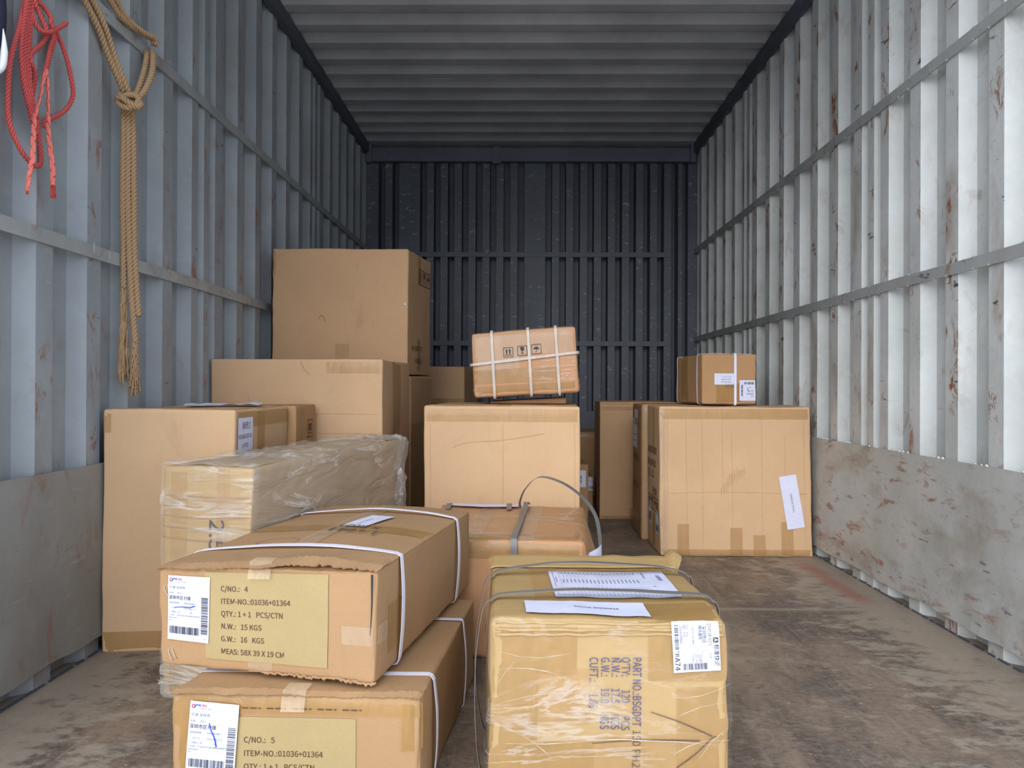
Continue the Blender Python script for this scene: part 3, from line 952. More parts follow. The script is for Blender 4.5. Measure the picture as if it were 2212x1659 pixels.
# hanging rags of film at the torn end and round the foot
def rag(mb, base, n, size, sd, sag=.0):
    """crumpled sheet of film"""
    k_ = 14; v = []; f = []
    for j in range(k_ + 1):
        for i in range(k_ + 1):
            a_, b_ = i / k_, j / k_
            p = Vector(base[0]).lerp(Vector(base[1]), a_).lerp(Vector(base[2]).lerp(Vector(base[3]), a_), b_)
            q = Vector((noise.noise((a_ * 3 + sd, b_ * 4, 0)), noise.noise((a_ * 3, b_ * 4 + sd, 5)), noise.noise((a_ * 4, b_ * 3, sd + 9))))
            q2 = Vector((noise.noise((a_ * 9 + sd, b_ * 11, 0)), noise.noise((a_ * 9, b_ * 11 + sd, 5)), noise.noise((a_ * 9, b_ * 11, sd + 9))))
            v.append(p + q * size + q2 * size * .5)
    for j in range(k_):
        for i in range(k_):
            q = j * (k_ + 1) + i; f.append((q, q + 1, q + k_ + 2, q + k_ + 1))
    mb.add(v, f)


mb = MB(); rag(mb, [W.F('top', W.w * .3, W.d - .16, .012), W.F('top', W.w * .3, W.d, .014), W.F('top', W.w, W.d - .14, .012), W.F('top', W.w, W.d + .0, .014)], 0, .016, 1); mb.build('film_rag', M['film_side'], W.root, smooth=True)
mb = MB(); rag(mb, [W.F('right', W.d - .09, W.h - .0, .010), W.F('right', W.d, W.h, .012), W.F('right', W.d - .10, W.h - .2, .010), W.F('right', W.d, W.h - .28, .03)], 0, .018, 3); mb.build('film_rag', M['film_side'], W.root, smooth=True)
mb = MB(); rag(mb, [W.F('front', 0, .0, .008), W.F('front', W.w, 0, .008), W.F('front', 0, .04, .012), W.F('front', W.w, .04, .012)], 0, .010, 6); mb.build('film_rag', M['film_side'], W.root, smooth=True)

# ---- G centre carton
G_ = Carton('carton', 'large square cardboard box in the centre with a long dent across its front',
            box_px(916, 1254, 877, 2.68, 2.68, (.02, .62)), M['kraft'], seed=8, amp=.0035, r=.008)
G_.tape('front', .0, G_.h - .055, G_.w, G_.h + .03, M['tape'])
G_.tape('top', .0, .3, G_.w, .36); G_.tape('top', .25, .0, .30, .6)
dv = []
sh = Sheet(G_, 'front', 0, 0, 1, 1)
sh.stroke('dent_mark', [(.10, G_.h - .145), (.15, G_.h - .128), (.28, G_.h - .118), (.42, G_.h - .095)], .0022, M['kraft_plain'], o=.0002)
for xx in (.022, .275, .525): sh.stroke('crease', [(xx, .02), (xx + .001, .3), (xx, .57)], .0014, M['kraft_plain'], o=.0001)
zG = G_.c[4].z
# ---- O and N on the centre carton
a, b = up(1060, 858, Y=2.98), up(1222, 858, Y=2.98)
O_ = Carton('carton', 'flat cardboard box under the strapped box, on the large centre carton',
            corners((a.x, 2.95, zG + .003), (b.x, 2.95, zG + .003), (a.x, 2.95, zG + .010), (b.x, 2.95, zG + .026), (.01, .3, 0)), M['kraft_dark'], seed=9, r=.005)
O_.tape('front', .05, 0.0, .17, .05)
pts = [up(1024.7, 860, Y=2.86), up(1252, 848, Y=2.86), up(1018, 723, Y=2.86), up(1242, 707, Y=2.86)]
dz = max(0, zG + .006 - pts[0].z)
for p in pts: p.z += dz * .5 + .002
N_ = Carton('carton', 'glossy brown box bound with four pale straps, tilted on top of the centre carton',
            corners(pts[0], pts[1], pts[2], pts[3], (.012, .33, 0)), M['kraft_red'], seed=10, amp=.004, crush=.007, r=.010, bulge=(0, .004, .004))
N_.tape('front', .0, N_.h * .62, N_.w, N_.h + .03, M['tape_clear'])
N_.tape('front', .0, -.02, N_.w, N_.h * .17, M['tape_amber'])
N_.tape('front', .02, N_.h * .38, N_.w * .45, N_.h * .62, M['tape_clear'], off=.002)
N_.tape('front', .0, N_.h * .2, N_.w * .8, N_.h * .42, M['tape_amber'], off=.0024)
N_.wrap(M['film_tight'], .004, .004, faces=('front', 'right', 'left', 'top'))
for q in (.195, .545, .81): N_.strap('y', N_.w * q, .010, .008, mat=M['strap_clear'], label='pale translucent strap')
N_.strap('z', N_.h * .56, .010, .0095, mat=M['strap_clear'], skew=.022, label='pale translucent strap running round')
sh = Sheet(N_, 'front', 0, 0, N_.w, N_.h)
q = N_.w * .093; yy = N_.h * .60
sh.polys('handling_marks', icon_up(N_.w * .30, yy, q) + icon_glass(N_.w * .435, yy + .003, q) + icon_umbrella(N_.w * .57, yy + .006, q), M['ink'], o=.003)

# ---- H: brown box with grey straps
zH = .308
fl, fr = Vector((-.30, 2.00, 0)), up(1262, 1172, Z=zH); br = up(1279, 1095, Z=zH); fr2 = Vector((fr.x + .03, fr.y, 0))
dv = Vector((br.x - fr.x, br.y - fr.y, 0))
H_B = Carton('carton', 'wide reddish brown box taped on top, a loose grey strap looping above it',
             corners(fl, fr2, (fl.x, fl.y, zH), (fr.x, fr.y, zH), (dv.x * .6, dv.y - .02, 0)), M['kraft_red'], seed=11, amp=.005, crush=.010, r=.013, bulge=(.035, 0, .004))
H_B.c[1] += Vector((.01, 0, 0))
H_B.tape('top', -.0, .30, H_B.w, .35, M['tape_clear'])
H_B.tape('top', H_B.w * .30, -.0, H_B.w * .30 + .055, H_B.d, M['tape_clear']); H_B.tape('top', H_B.w * .62, .0, H_B.w * .62 + .05, H_B.d, M['tape_clear'], off=.002)
H_B.tape('top', .0, -.05, H_B.w, .05, M['tape_amber']); H_B.tape('right', .05, .05, .12, H_B.h + .03, M['tape_clear'])
H_B.wrap(M['film_tight'], .003, .003, faces=('front', 'right', 'top'))
sh = Sheet(H_B, 'top', .02, H_B.d - .075, .245, .07, 0, off=.006, fn=lambda x, y: .002).paper('shipping_label', label='white label at the far top edge')
v = []; f = []
for j in range(7):
    for i in range(7):
        a_, b_ = i / 6, j / 6
        p0, p1 = up(1264 + 8 * b_, 1212 - 18 * b_, Y=1.99 + .02 * b_), up(1298, 1215 - 40 * b_, Y=2.05 + .03 * b_)
        v.append(p0.lerp(p1, a_) + Vector((.006 * math.sin(a_ * 3), -.006 * math.sin(b_ * 3), 0)))
for j in range(6):
    for i in range(6): q = j * 7 + i; f.append((q, q + 1, q + 8, q + 7))
o = mobj('document_pouch', v, f, M['paper'], H_B.root, smooth=True); o['label'] = 'pale sheet curling off the right side'
H_B.tape('top', -.0, .06, .34, .09, M['tape_clear'], off=.003)
for xx in (.015, .27):   # two short dark strap ends beside the far label
    H_B.strap('y', xx, .016, .004, mat=M['strap_grey'], lift=lambda tag, t: .0) if False else None


def ribbon(pts, width, wdir, mat, parent, name='strap', th=.0012, n=10, twist=None, label=None):
    P = spline(pts, n); v = []; f = []; wd_ = Vector(wdir).normalized()
    for i, p in enumerate(P):
        t = (P[min(i + 1, len(P) - 1)] - P[max(i - 1, 0)]).normalized()
        w_ = (wd_ - t * wd_.dot(t)).normalized()
        nn = t.cross(w_)
        for a_, b_ in ((-.5, 0), (.5, 0), (.5, 1), (-.5, 1)): v.append(p + w_ * a_ * width + nn * b_ * th)
    for i in range(len(P) - 1):
        for q in range(4):
            q2 = (q + 1) % 4; f.append((i * 4 + q, i * 4 + q2, i * 4 + 4 + q2, i * 4 + 4 + q))
    f.append((0, 3, 2, 1)); k_ = (len(P) - 1) * 4; f.append((k_, k_ + 1, k_ + 2, k_ + 3))
    o = mobj(name, v, f, mat, parent)
    if label: o['label'] = label
    return o


x1 = up(1110, 1172, Z=zH).x
ub = lambda y_: (x1 + .006 - H_B.c[0].x)
sx_ = H_B.w * (x1 - fl.x) / (fr.x - fl.x)
P_ = [H_B.F('front', sx_ - .004, .02, .008), H_B.F('front', sx_ - .003, .2, .008), H_B.F('front', sx_, H_B.h - .01, .010), H_B.F('top', sx_, .03, .009), H_B.F('top', sx_, .2, .009), H_B.F('top', sx_ - .002, .36, .009), H_B.F('top', sx_ - .003, .46, .012), H_B.F('top', sx_ - .003, .50, .022), H_B.F('top', sx_, .515, .014), H_B.F('top', sx_, H_B.d - .01, .009)]
ribbon(P_, .016, (1, 0, 0), M['strap_grey'], H_B.root, label='grey strap lying over the top')
lp = [up(1124, 1098, Y=2.47), up(1124, 1082, Y=2.46), up(1136, 1055, Y=2.42), up(1165, 1031, Y=2.38), up(1212, 1042, Y=2.32), up(1258, 1074, Y=2.26), up(1284, 1110, Y=2.20), up(1294, 1150, Y=2.14), up(1297, 1200, Y=2.08), up(1296, 1240, Y=2.05)]
ribbon(lp, .018, (.35, .9, .1), M['strap_grey'], H_B.root, label='grey strap standing up in a loose loop')
for uu in (969, 1100):
    p0 = up(uu, 1092, Y=2.46); p0.z = zH + .010
    ribbon([p0 + Vector((0, -.05, 0)), p0, p0 + Vector((0, .04, .004)), p0 + Vector((.0, .075, -.005))], .016, (1, 0, 0), M['strap_grey'], H_B.root, label='short dark strap end')

# ---- K, K2, J on the right
a, b = up(1424, 877, Y=3.2), up(1750, 880, Y=3.2); zK = (a.z + b.z) / 2
bl = up(1426, 1100, Y=3.2); brr = up(1757, 1100, Y=3.2)
K_ = Carton('carton', 'large square cardboard box at the right wall with a slanted paper strip on its front',
            corners((bl.x, 3.2, 0), (min(brr.x, 1.222), 3.2, 0), (a.x, 3.2, zK), (b.x, 3.2, zK), (.004, .325, 0)), M['kraft'], seed=12, amp=.004, r=.008, crush=.004)
K_.tape('front', 0, K_.h - .052, K_.w, K_.h + .03); K_.tape('front', .0, -.02, K_.w, .03)
for u0, hh, ww in ((.072, .135, .048), (.29, .12, .05), (.385, .09, .05), (.50, .145, .05)): K_.tape('front', u0, -.01, u0 + ww, hh, off=.002)
K_.tape('front', .0, 0, .03, K_.h, M['tape_clear'])
K_.tape('right', .13, 0, .19, K_.h)
K_.tape('left', .14, 0, .20, K_.h * .25, M['tape_amber']); K_.tape('left', .14, K_.h * .72, .20, K_.h, M['tape_amber'])
sh = Sheet(K_, 'front', K_.w * .878 - .026, K_.h * .182, 0.072, .222, 9, off=.0034).paper('paper_strip', label='white paper strip with a small line of print')
sh.text([('Danial 20200424', .041, .068, .0075, 1.0, 90, 0)], M['ink_grey'])
sh = Sheet(K_, 'left', 0, 0, K_.d, K_.h)
sh.text([('KARTONBOX', .045, K_.h * .665, .03, .85, 0, .01), ('ITM LV/MEG01', .03, K_.h * .575, .03, .75, 0, .01), ('Q2     LCL', .05, K_.h * .50, .03, .8, 0, .01), ('REDON', .15, K_.h * .385, .028, .8, 0, .01)], M['ink_brown'], split=True)
sh.polys('handling_marks', icon_up(.05, K_.h * .27, .062) + icon_glass(.115, K_.h * .27, .062) + icon_umbrella(.18, K_.h * .27, .062) + icon_up(.245, K_.h * .27, .062), M['ink_brown'])
s2 = Sheet(K_, 'left', .05, .10, .07, .10).paper(); s2.rects('barcode', barcode(.01, .01, .06, .05, 14, 3), M['ink'])
s2 = Sheet(K_, 'left', .22, .08, .08, .10).paper(); s2.rects('barcode', barcode(.01, .01, .07, .04, 14, 4), M['ink'])
st = Sheet(K_, 'front', 0, 0, 1, 1)
for i in range(15):
    xx = .255 + i * .0068; y0_ = .255 + .0065 * i + random.uniform(-.01, .01)
    st.stroke('scuff_mark', [(xx, y0_), (xx, y0_ + .05 - abs(i - 6) * .003)], .0012, M['edge'], o=.0002)
for xx, z0_, z1_ in ((.018, .05, .55), (.034, .10, .60), (.112, .0, .57), (.178, .0, .57), (.262, .30, .57), (.30, .10, .52), (.425, .0, .56), (.52, .12, .50), (.60, .02, .60)):
    st.stroke('crease', [(xx, z0_), (xx + random.uniform(-.002, .002), (z0_ + z1_) / 2), (xx, z1_)], .0014, M['kraft_plain'], o=.0001)
st.stroke('crease', [(.02, .262), (.3, .268), (.61, .262)], .0014, M['kraft_plain'], o=.0001)
K2 = Carton('carton', 'narrow box right behind the large right one, jutting out to its left',
            corners((bl.x - .022, 3.545, 0), (1.1, 3.545, 0), (bl.x - .022, 3.545, zK), (1.1, 3.545, zK), (.006, .33, 0)), M['kraft_dark'], seed=13, r=.009, crush=.008)
K2.tape('left', -.0, 0, .33, .1); K2.tape('front', -.03, 0, .03, K2.h, M['tape_clear'])
s2 = Sheet(K2, 'left', .03, K2.h * .66, .16, .14).paper(); s2.rects('ruled_lines', [(.02, .03, .1, .034), (.02, .06, .12, .064)], M['ink_grey'])
s2 = Sheet(K2, 'left', .08, K2.h * .86, .13, .06).paper()
Sheet(K2, 'left', 0, 0, 1, 1).text([('VEHICLE', .06, .22, .03, 1.0), ('MODEL NO', .05, .35, .03, 1.0), ('CARTON', .06, .52, .03, .9)], M['ink_brown'], split=True)
a = up(1296, 868, Y=4.09)
bl2 = up(1296, 1120, Z=0)
J_ = Carton('carton', 'plain tall cardboard box farther back, left of the large one with paper strip',
            corners((a.x, 4.09, 0), (.84, 4.09, 0), (a.x, 4.09, a.z), (.84, 4.09, a.z), (.02, .5, 0)), M['kraft_plain'], seed=14, r=.006)
J_.tape('front', 0, J_.h - .045, J_.w, J_.h + .03); J_.tape('front', 0, -.01, J_.w, .02)
J_.tape('front', .16, 0, .21, .06)

# ---- M small strapped box on the right pair
zM = zK + .009
f0, f1, b0 = up(1517, 870, Y=3.30), up(1636, 870, Y=3.30), up(1460, 866, Y=3.70)
top = up(1517, 766, Y=3.30).z
M_ = Carton('carton', 'small brown box with white straps and two stickers on top of the right large box',
            corners((f0.x, 3.30, zM), (f1.x, 3.32, zM), (f0.x, 3.30, top), (f1.x, 3.32, top), (b0.x - f0.x, .40, 0)), M['kraft_dark'], seed=15, amp=.005, crush=.009, r=.008, bulge=(.004, 0, .005))
M_.tape('front', .06, -.01, M_.w * .72, M_.h * .42, M['tape_amber']); M_.tape('left', .1, 0, .2, M_.h, M['tape_amber'])
M_.strap('x', .06, .011, .003); M_.strap('x', M_.d - .03, .011, .003); M_.strap('y', M_.w * .605, .011, .004)
sh = Sheet(M_, 'front', M_.w * .50, M_.h * .62, .086, .048, 180)
sh.u0 += .02
sh.paper(label='white sticker stuck on upside down')
sh.text([('N.W. 40.5 KG', .012, .033, .006, .9), ('G.W. 43.5 KG', .012, .022, .006, .9), ('QTY: 1 PCS', .012, .011, .006, .9)], M['ink_grey'])
sh = Sheet(M_, 'front', M_.w * .985, M_.h * .485, .07, .088, 180).paper(label='white barcode sticker stuck on upside down')
sh.rects('barcode', barcode(.008, .008, .05, .018, 18, 7) + barcode(.055, .02, .063, .07, 18, 8, False), M['ink'])
sh.text([('深圳市区', .008, .055, .006, 1), ('226.0kg', .008, .044, .005, 1), ('A36', .008, .066, .005, 1)], M['ink_grey'])
sh.stroke('pen_mark', [(.02, .03), (.035, .036), (.03, .05)], .0025, M['ink_blue'])
sh = Sheet(M_, 'front', M_.w, M_.h, .0, .0); sh = Sheet(M_, 'front', 0, 0, 1, 1)
for k_ in range(5): sh.stroke('pen_mark', [(.105 + k_ * .008, .088), (.103 + k_ * .008, .078), (.106 + k_ * .008, .07)], .0014, M['ink'], o=.002)

# ---- P, Q, R in the dark gap
a, b = up(1230, 933, Y=4.9), up(1294, 933, Y=4.9)
P_b = Carton('carton', 'dark cardboard box deep in the gap against the back wall, topped with wrinkled tape',
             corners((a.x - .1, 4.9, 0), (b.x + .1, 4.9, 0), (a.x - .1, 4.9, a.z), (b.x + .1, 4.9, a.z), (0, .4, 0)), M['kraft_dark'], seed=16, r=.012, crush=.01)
P_b.tape('front', 0, P_b.h - .04, P_b.w, P_b.h + .02, M['tape_clear'])
a, b = up(1200, 1003, Y=3.9), up(1271, 1003, Y=3.9)
Q_ = Carton('carton', 'small cardboard box with a white barcode sticker peeking from behind the centre carton',
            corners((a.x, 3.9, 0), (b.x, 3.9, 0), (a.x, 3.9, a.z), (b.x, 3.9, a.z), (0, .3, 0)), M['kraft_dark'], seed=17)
sh = Sheet(Q_, 'front', Q_.w - .045, Q_.h - .115, .032, .085).paper()
sh.rects('barcode', barcode(.004, .02, .012, .06, 12, 2, False), M['ink'])
a, b = up(1262, 1028, Y=4.35), up(1294, 1028, Y=4.35)
R_ = Carton('carton', 'small dark box with a barcode label low in the gap between centre and right cartons',
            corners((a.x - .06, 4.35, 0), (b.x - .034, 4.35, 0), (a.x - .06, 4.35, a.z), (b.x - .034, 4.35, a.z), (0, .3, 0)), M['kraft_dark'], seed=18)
sh = Sheet(R_, 'front', .06, R_.h - .082, .075, .075).paper()
sh.rects('barcode', barcode(.008, .008, .06, .025, 16, 9), M['ink']); sh.text([('B12 4471', .008, .05, .007)], M['ink_grey'])

# ---- L2 lower numbered box, L1 upper one
zL = .196
tl, tr, brk = up(372, 1488, Z=zL), up(906, 1499, Z=zL), up(1024, 1287, Z=zL)
dv = Vector((brk.x - tr.x, brk.y - tr.y, 0))


def torn(mb, car, prof, jag=.003, over=.012, depth=.12, th=.004, seed=1, lift0=.002):
    """top flap of a carton standing proud of the front panel with a ragged edge"""
    n = 90; m_ = 8; v = []; f = []; rr_ = random.Random(seed)
    jl = [rr_.uniform(-jag, jag) for _ in range(n + 1)]
    for layer in (0, 1):
        for j in range(m_ + 1):
            for i in range(n + 1):
                s_ = i / n; t = j / m_
                y = -over * prof[1](s_) + jl[i] * (1 - t) + depth * t
                z = lift0 + prof[0](s_) * (1 - t) ** 1.5 + layer * th + (jl[i] * .4 * (1 - t))
                p = car.P(s_ * car.w, max(0, y), car.h, z)
                if y < 0: p = p + (car.c[0] - car.c[2]).normalized() * (-y)
                v.append(p)
    N = (n + 1) * (m_ + 1)
    for j in range(m_):
        for i in range(n):
            q = j * (n + 1) + i; f.append((q, q + n + 1, q + n + 2, q + 1)); f.append((q + N, q + 1 + N, q + n + 2 + N, q + n + 1 + N))
    for i in range(n):
        f.append((i, i + 1, i + 1 + N, i + N))
    mb.add(v, f)


L2 = Carton('carton', 'lower of the two stacked numbered boxes at the front, marked C/NO.: 5',
            corners((tl.x, tl.y, 0), (tr.x, tr.y, 0), (tl.x, tl.y, zL - .008), (tr.x, tr.y, zL - .008), dv), M['kraft_front'], seed=19, amp=.003, crush=.006, r=.007, cat='cardboard box', group=None)
mb = MB(); torn(mb, L2, (lambda s_: .004 + .003 * math.sin(s_ * 7), lambda s_: .5 + .3 * math.sin(s_ * 5 + 1)), .0018, .006, .10, .0035, 2, .0); mb.build('torn_flap', M['kraft_front'], L2.root, smooth=False)['label'] = 'torn top flap standing proud of the front'
L2.tape('front', -.0, L2.h - .030, L2.w, L2.h + .002, M['tape_amber'], off=.0022, label='shiny amber tape along the top edge')
L2.tape('front', -.0, .0, .10, L2.h - .03, M['tape_amber']); L2.tape('front', L2.w - .03, L2.h - .085, L2.w + .01, L2.h - .01, M['tape_amber'], off=.0026)
L2.tape('right', .0, L2.h - .11, .05, L2.h - .0, M['tape'])
sh = Sheet(L2, 'front', L2.w * .212, -.02 + .005, L2.w * .535, L2.h * .985 - .012 - .005 + .0, 0).paper('kraft_sheet', M['paper_kraft'], label='yellow kraft sheet printed with carton data')
lines5 = ['C/NO.:   5', 'ITEM-NO.:01036+01364', 'QTY.: 1 + 1   PCS/CTN', 'N.W.:   15 KGS', 'G.W.:   16   KGS', 'MEAS: 58X 39 X 19 CM']
stp = .0262
hh_ = sh.h


def data_lines(sh, lines, x0, y0, step, size, sx):
    sh.text([(t_, x0, y0 - i * step, size, sx, 0, .012) for i, t_ in enumerate(lines)], M['ink_brown'])


data_lines(sh, lines5, sh.w * .155, sh.h - .042, .0222, .0092, .98)
Sheet(L2, 'front', 0, 0, 1, 1).rects('printed_text', [(.105 + i * .014, L2.h - .0205, .105 + i * .014 + (.011 if i % 3 else .004), L2.h - .0185) for i in range(16)], M['ink_brown'], o=.002)
L2.tape('front', L2.w * .45, L2.h - .022, L2.w * .545, L2.h + .03, M['tape_clear'], off=.010, name='tape_scrap')
sh = Sheet(L2, 'front', .026, L2.h - .128, .082, .120, -4, off=.0040, fn=lambda x, y: .002 + .004 * max(0, (y - .1) / .02) * abs(noise.noise((x * 50, 0, 1)))).paper(label='white freight label with blue pen stroke')
shipping_label(sh, ('宁波', '深圳市'), '15/16', [(.42, .72), (.47, .62), (.55, .52), (.60, .40)], 2)
for p_ in (.10, L2.d * .72): L2.strap('x', p_, .015, .003, mat=M['strap_white'], lift=lambda tag, t: .006 * math.sin(PI * t) if tag == 'right' else 0)

TL, TR, BL, BR_ = up(343, 1229, Y=1.375), up(813, 1237, Y=1.285), up(347, 1453, Y=1.375), up(808, 1481, Y=1.285)
BK = up(1016, 1106, Y=1.93); BKb = up(1016, 1269, Y=1.93)
dz_ = max(0, zL + .004 - min(BL.z, BKb.z))
BL.z = zL + .006; BR_.z = zL + .006
dv = Vector((BK.x - TR.x, BK.y - TR.y, 0))
cs = [BL, BR_, BL + dv, BR_ + dv, TL, TR, TL + dv, BK]
cs[2].z = cs[3].z = zL + .006; cs[6].z = BK.z
for i in (2, 6): cs[i] += Vector((.035, 0, 0))
L1 = Carton('carton', 'upper of the two stacked numbered boxes at the front, marked C/NO.: 4', cs, M['kraft_front'], seed=20, amp=.004, crush=.007, r=.006, bulge=(0, 0, .018), cat='cardboard box')
mb = MB(); bmp = lambda s_: .016 * math.exp(-((s_ - .72) / .2) ** 2) + .0015
torn(mb, L1, (bmp, lambda s_: .6 + .5 * math.sin(s_ * 4 + 1.2)), .0022, .006, .14, .004, 5, -.001); mb.build('torn_flap', M['kraft_front'], L1.root)['label'] = 'torn top flap gaping over the front panel'
mb = MB(); torn(mb, L1, (lambda s_: bmp(s_) * .45 - .002, lambda s_: .25), .001, .003, .10, .002, 9, -.001); mb.build('inner_flap', M['edge'], L1.root)
# torn corner and scuffed lower edge
mb = MB()
for i in range(46):
    s_ = .50 + .5 * i / 45; p = L1.F('front', L1.w * s_, .002 + .003 * noise.noise((i * .6, 1, 1)), .002)
    r_ = .002 + .0022 * abs(noise.noise((i * 1.3, 2, 0))) * (1 + s_)
    mb.tube([p + Vector((-.004, 0, 0)), p + Vector((.0, -.001, random.uniform(-.003, .002))), p + Vector((.004, 0, 0))], [r_ * .4, r_, r_ * .4], 5)
mb.build('ragged_edge', M['kraft_front'], L1.root)
mb = MB()
mb.tube([L1.F('front', L1.w - .007, L1.h - .004, .001), L1.F('front', L1.w - .006, L1.h - .05, .0015), L1.F('front', L1.w - .008, L1.h - .1, .001)], [.0022, .0012, .0004], 6)
mb.build('split_corner', M['ink'], L1.root)['label'] = 'dark split at the corner'
mb = MB()
for (u0, v0) in ((.018, .028), (.026, .032), (.012, L1.h - .03), (.02, L1.h - .028)):
    mb.tube([L1.F('front', u0, v0, .0005), L1.F('front', u0 + .002, v0 - .005, .0028), L1.F('front', u0 + .008, v0 - .017, .0028), L1.F('front', u0 + .011, v0 - .02, .0005)], .0006, 5)
mb.build('staple', M['staple'], L1.root)
sh = Sheet(L1, 'front', L1.w * .228, L1.h * .105, L1.w * .565, L1.h * .87, 0, off=.0018).paper('kraft_sheet', M['paper_kraft'], label='yellow kraft sheet printed with carton data')
data_lines(sh, ['C/NO.:   4'] + lines5[1:], sh.w * .135, sh.h * .79, .0222, .0092, .98)
L1.tape('front', L1.w * .43, 0, L1.w * .54, .025, M['tape_clear']); L1.tape('front', L1.w * .44, L1.h - .012, L1.w * .54, L1.h + .02, M['tape_clear'], off=.011, name='tape_scrap')
sh = Sheet(L1, 'front', .019, L1.h * .275, .083, .119, -2, off=.0036).paper(label='white freight label with blue pen stroke')
shipping_label(sh, ('宁波', '深圳市'), '4/16', [(.16, .505), (.35, .52), (.55, .525), (.66, .55)], 3)
L1.tape('top', .0, L1.d * .42, L1.w, L1.d * .52, M['tape_amber'], off=.0022); L1.tape('top', L1.w * .44, .12, L1.w * .55, L1.d, M['tape_clear'], off=.0025)
L1.tape('right', L1.d * .09, .03, L1.d * .22, .11, M['tape_amber'])
L1.tape('right', -.06, .06, .05, .09, M['tape_clear'])
sh = Sheet(L1, 'top', L1.w * .50, L1.d * .47, .06, .135, -8, off=.004).paper('paper_strip', label='small white paper strip with faded print')
sh.text([('Danial 20200424', .032, .025, .006, 1, 90, 0)], M['ink_grey'])
Sheet(L1, 'top', 0, 0, 1, 1).text([('1-LB11', L1.w * .78, L1.d * .40, .026, 1.1, 172, .0), ('S-8021', L1.w * .74, L1.d * .47, .022, 1.1, 172, 0)], M['ink'], name='handwriting', o=.003, split=True)
sh = Sheet(L1, 'top', 0, 0, 1, 1)
sh.stroke('pen_mark', [(L1.w * .33 + .045 * math.cos(t_ * PI / 8), L1.d * .26 + .03 * math.sin(t_ * PI / 8)) for t_ in range(17)], .0016, M['ink'])
for p_, lf in ((.115, .006), (L1.d - .14, .006)):
    L1.strap('x', p_, .016, .0035, lift=lambda tag, t, lf=lf: lf * math.sin(PI * t) if tag in ('top', 'right') else 0)

# ---- I front right box
Yf = 1.27
tl, tr = up(1063, 1340, Y=Yf), up(1576, 1338, Y=Yf); zI = (tl.z + tr.z) / 2
bl_, br_ = up(1053, 1659, Y=Yf), up(1574, 1659, Y=Yf); bkl, bkr = up(1060, 1212, Z=zI), up(1452, 1212, Z=zI)
Yb = (bkl.y + bkr.y) / 2
cs = [Vector((bl_.x, Yf, 0)), Vector((br_.x, Yf, 0)), Vector((bkl.x, Yb, 0)), Vector((bkr.x, Yb, 0)), Vector((tl.x, Yf, zI)), Vector((tr.x, Yf, zI)), Vector((bkl.x, Yb, zI)), Vector((bkr.x, Yb, zI))]
IB = Carton('carton', 'yellowish film-wrapped box at the front with violet part number and grey straps', cs, M['kraft_yellow'], seed=21, amp=.005, crush=.012, r=.014, bulge=(.006, .002, .0))
w, d_, h = IB.w, IB.d, IB.h
IB.tape('front', .0, h - .09, w * .36, h - .012, M['tape_amber']); IB.tape('front', w * .66, h - .10, w, h - .02, M['tape_amber'], off=.0014)
IB.tape('front', 0, h - .30, w * .20, h - .09, M['tape_amber'], off=.0014); IB.tape('front', w * .18, h - .17, w * .42, h - .08, M['tape'], off=.0018)
IB.tape('front', w * .20, .0, w * .44, h - .2, M['tape_amber'], off=.0016); IB.tape('front', w * .78, .0, w, h - .11, M['tape_amber'], off=.0014)
IB.tape('front', w * .44, .02, w * .80, .13, M['tape'], off=.002); IB.tape('top', w * .20, .02, w * .34, d_ * .95, M['tape'], off=.0015)
IB.tape('top', w * .62, .0, w, .10, M['tape_amber'], off=.0015); IB.tape('top', w * .45, d_ * .78, w * .95, d_, M['tape_amber'], off=.0015); IB.tape('top', 0, d_ * .88, w * .5, d_, M['tape_amber'], off=.002)
IB.tape('right', 0.0, .0, d_, h * .5, M['tape_amber']); IB.tape('left', .0, 0, d_, h * .6, M['tape_amber'])
sh = Sheet(IB, 'front', 0, 0, w, h, off=.0026)
ax = [(.595, 'PART NO.:BSGDPT', 1.0), (.548, "Q'TY:       120       PCS", 1.0), (.505, 'N.W.:      17.5      KGS', 1.0), (.461, 'G.W.:      19.0      KGS', 1.0), (.413, 'CUFT.:      1.86', 1.0)]
sh.text([(t_, w * x_, h - .060, .0138, .70, -90, .010) for x_, t_, _ in ax], M['ink_violet'])
sh.text([('150 PH2', w * .597, h - .178, .013, .95, -90, -.003)], M['ink_brown'], name='handwriting')
P0 = lambda u_, v_: ((u_ - 1053) / 521 * w, h - (v_ - 1338) / (F / Yf))
for pl in ([(1276, 1601), (1340, 1596), (1420, 1593), (1510, 1594)], [(1403, 1533), (1470, 1556), (1536, 1584)], [(1546, 1585), (1536, 1588), (1500, 1622), (1460, 1652)]):
    sh.stroke('pen_mark', [P0(*q) for q in pl], .0022, M['ink_brown'], o=.0012)
# freight label on its side
a_ = P0(1462, 1447); sh = Sheet(IB, 'front', P0(1452, 1450)[0], P0(0, 1449)[1], .078, .083, 3, off=.0055, fn=lambda x, y: .0015 * noise.noise((x * 60, y * 60, 0))).paper(label='white freight label turned on its side, marked A74')
lw, lh = sh.w, sh.h


def tl_(st, x_, y_, sz, sx=1, bold=0): return (st, x_ * lw, y_ * lh, sz * lh, sx, -90, bold)


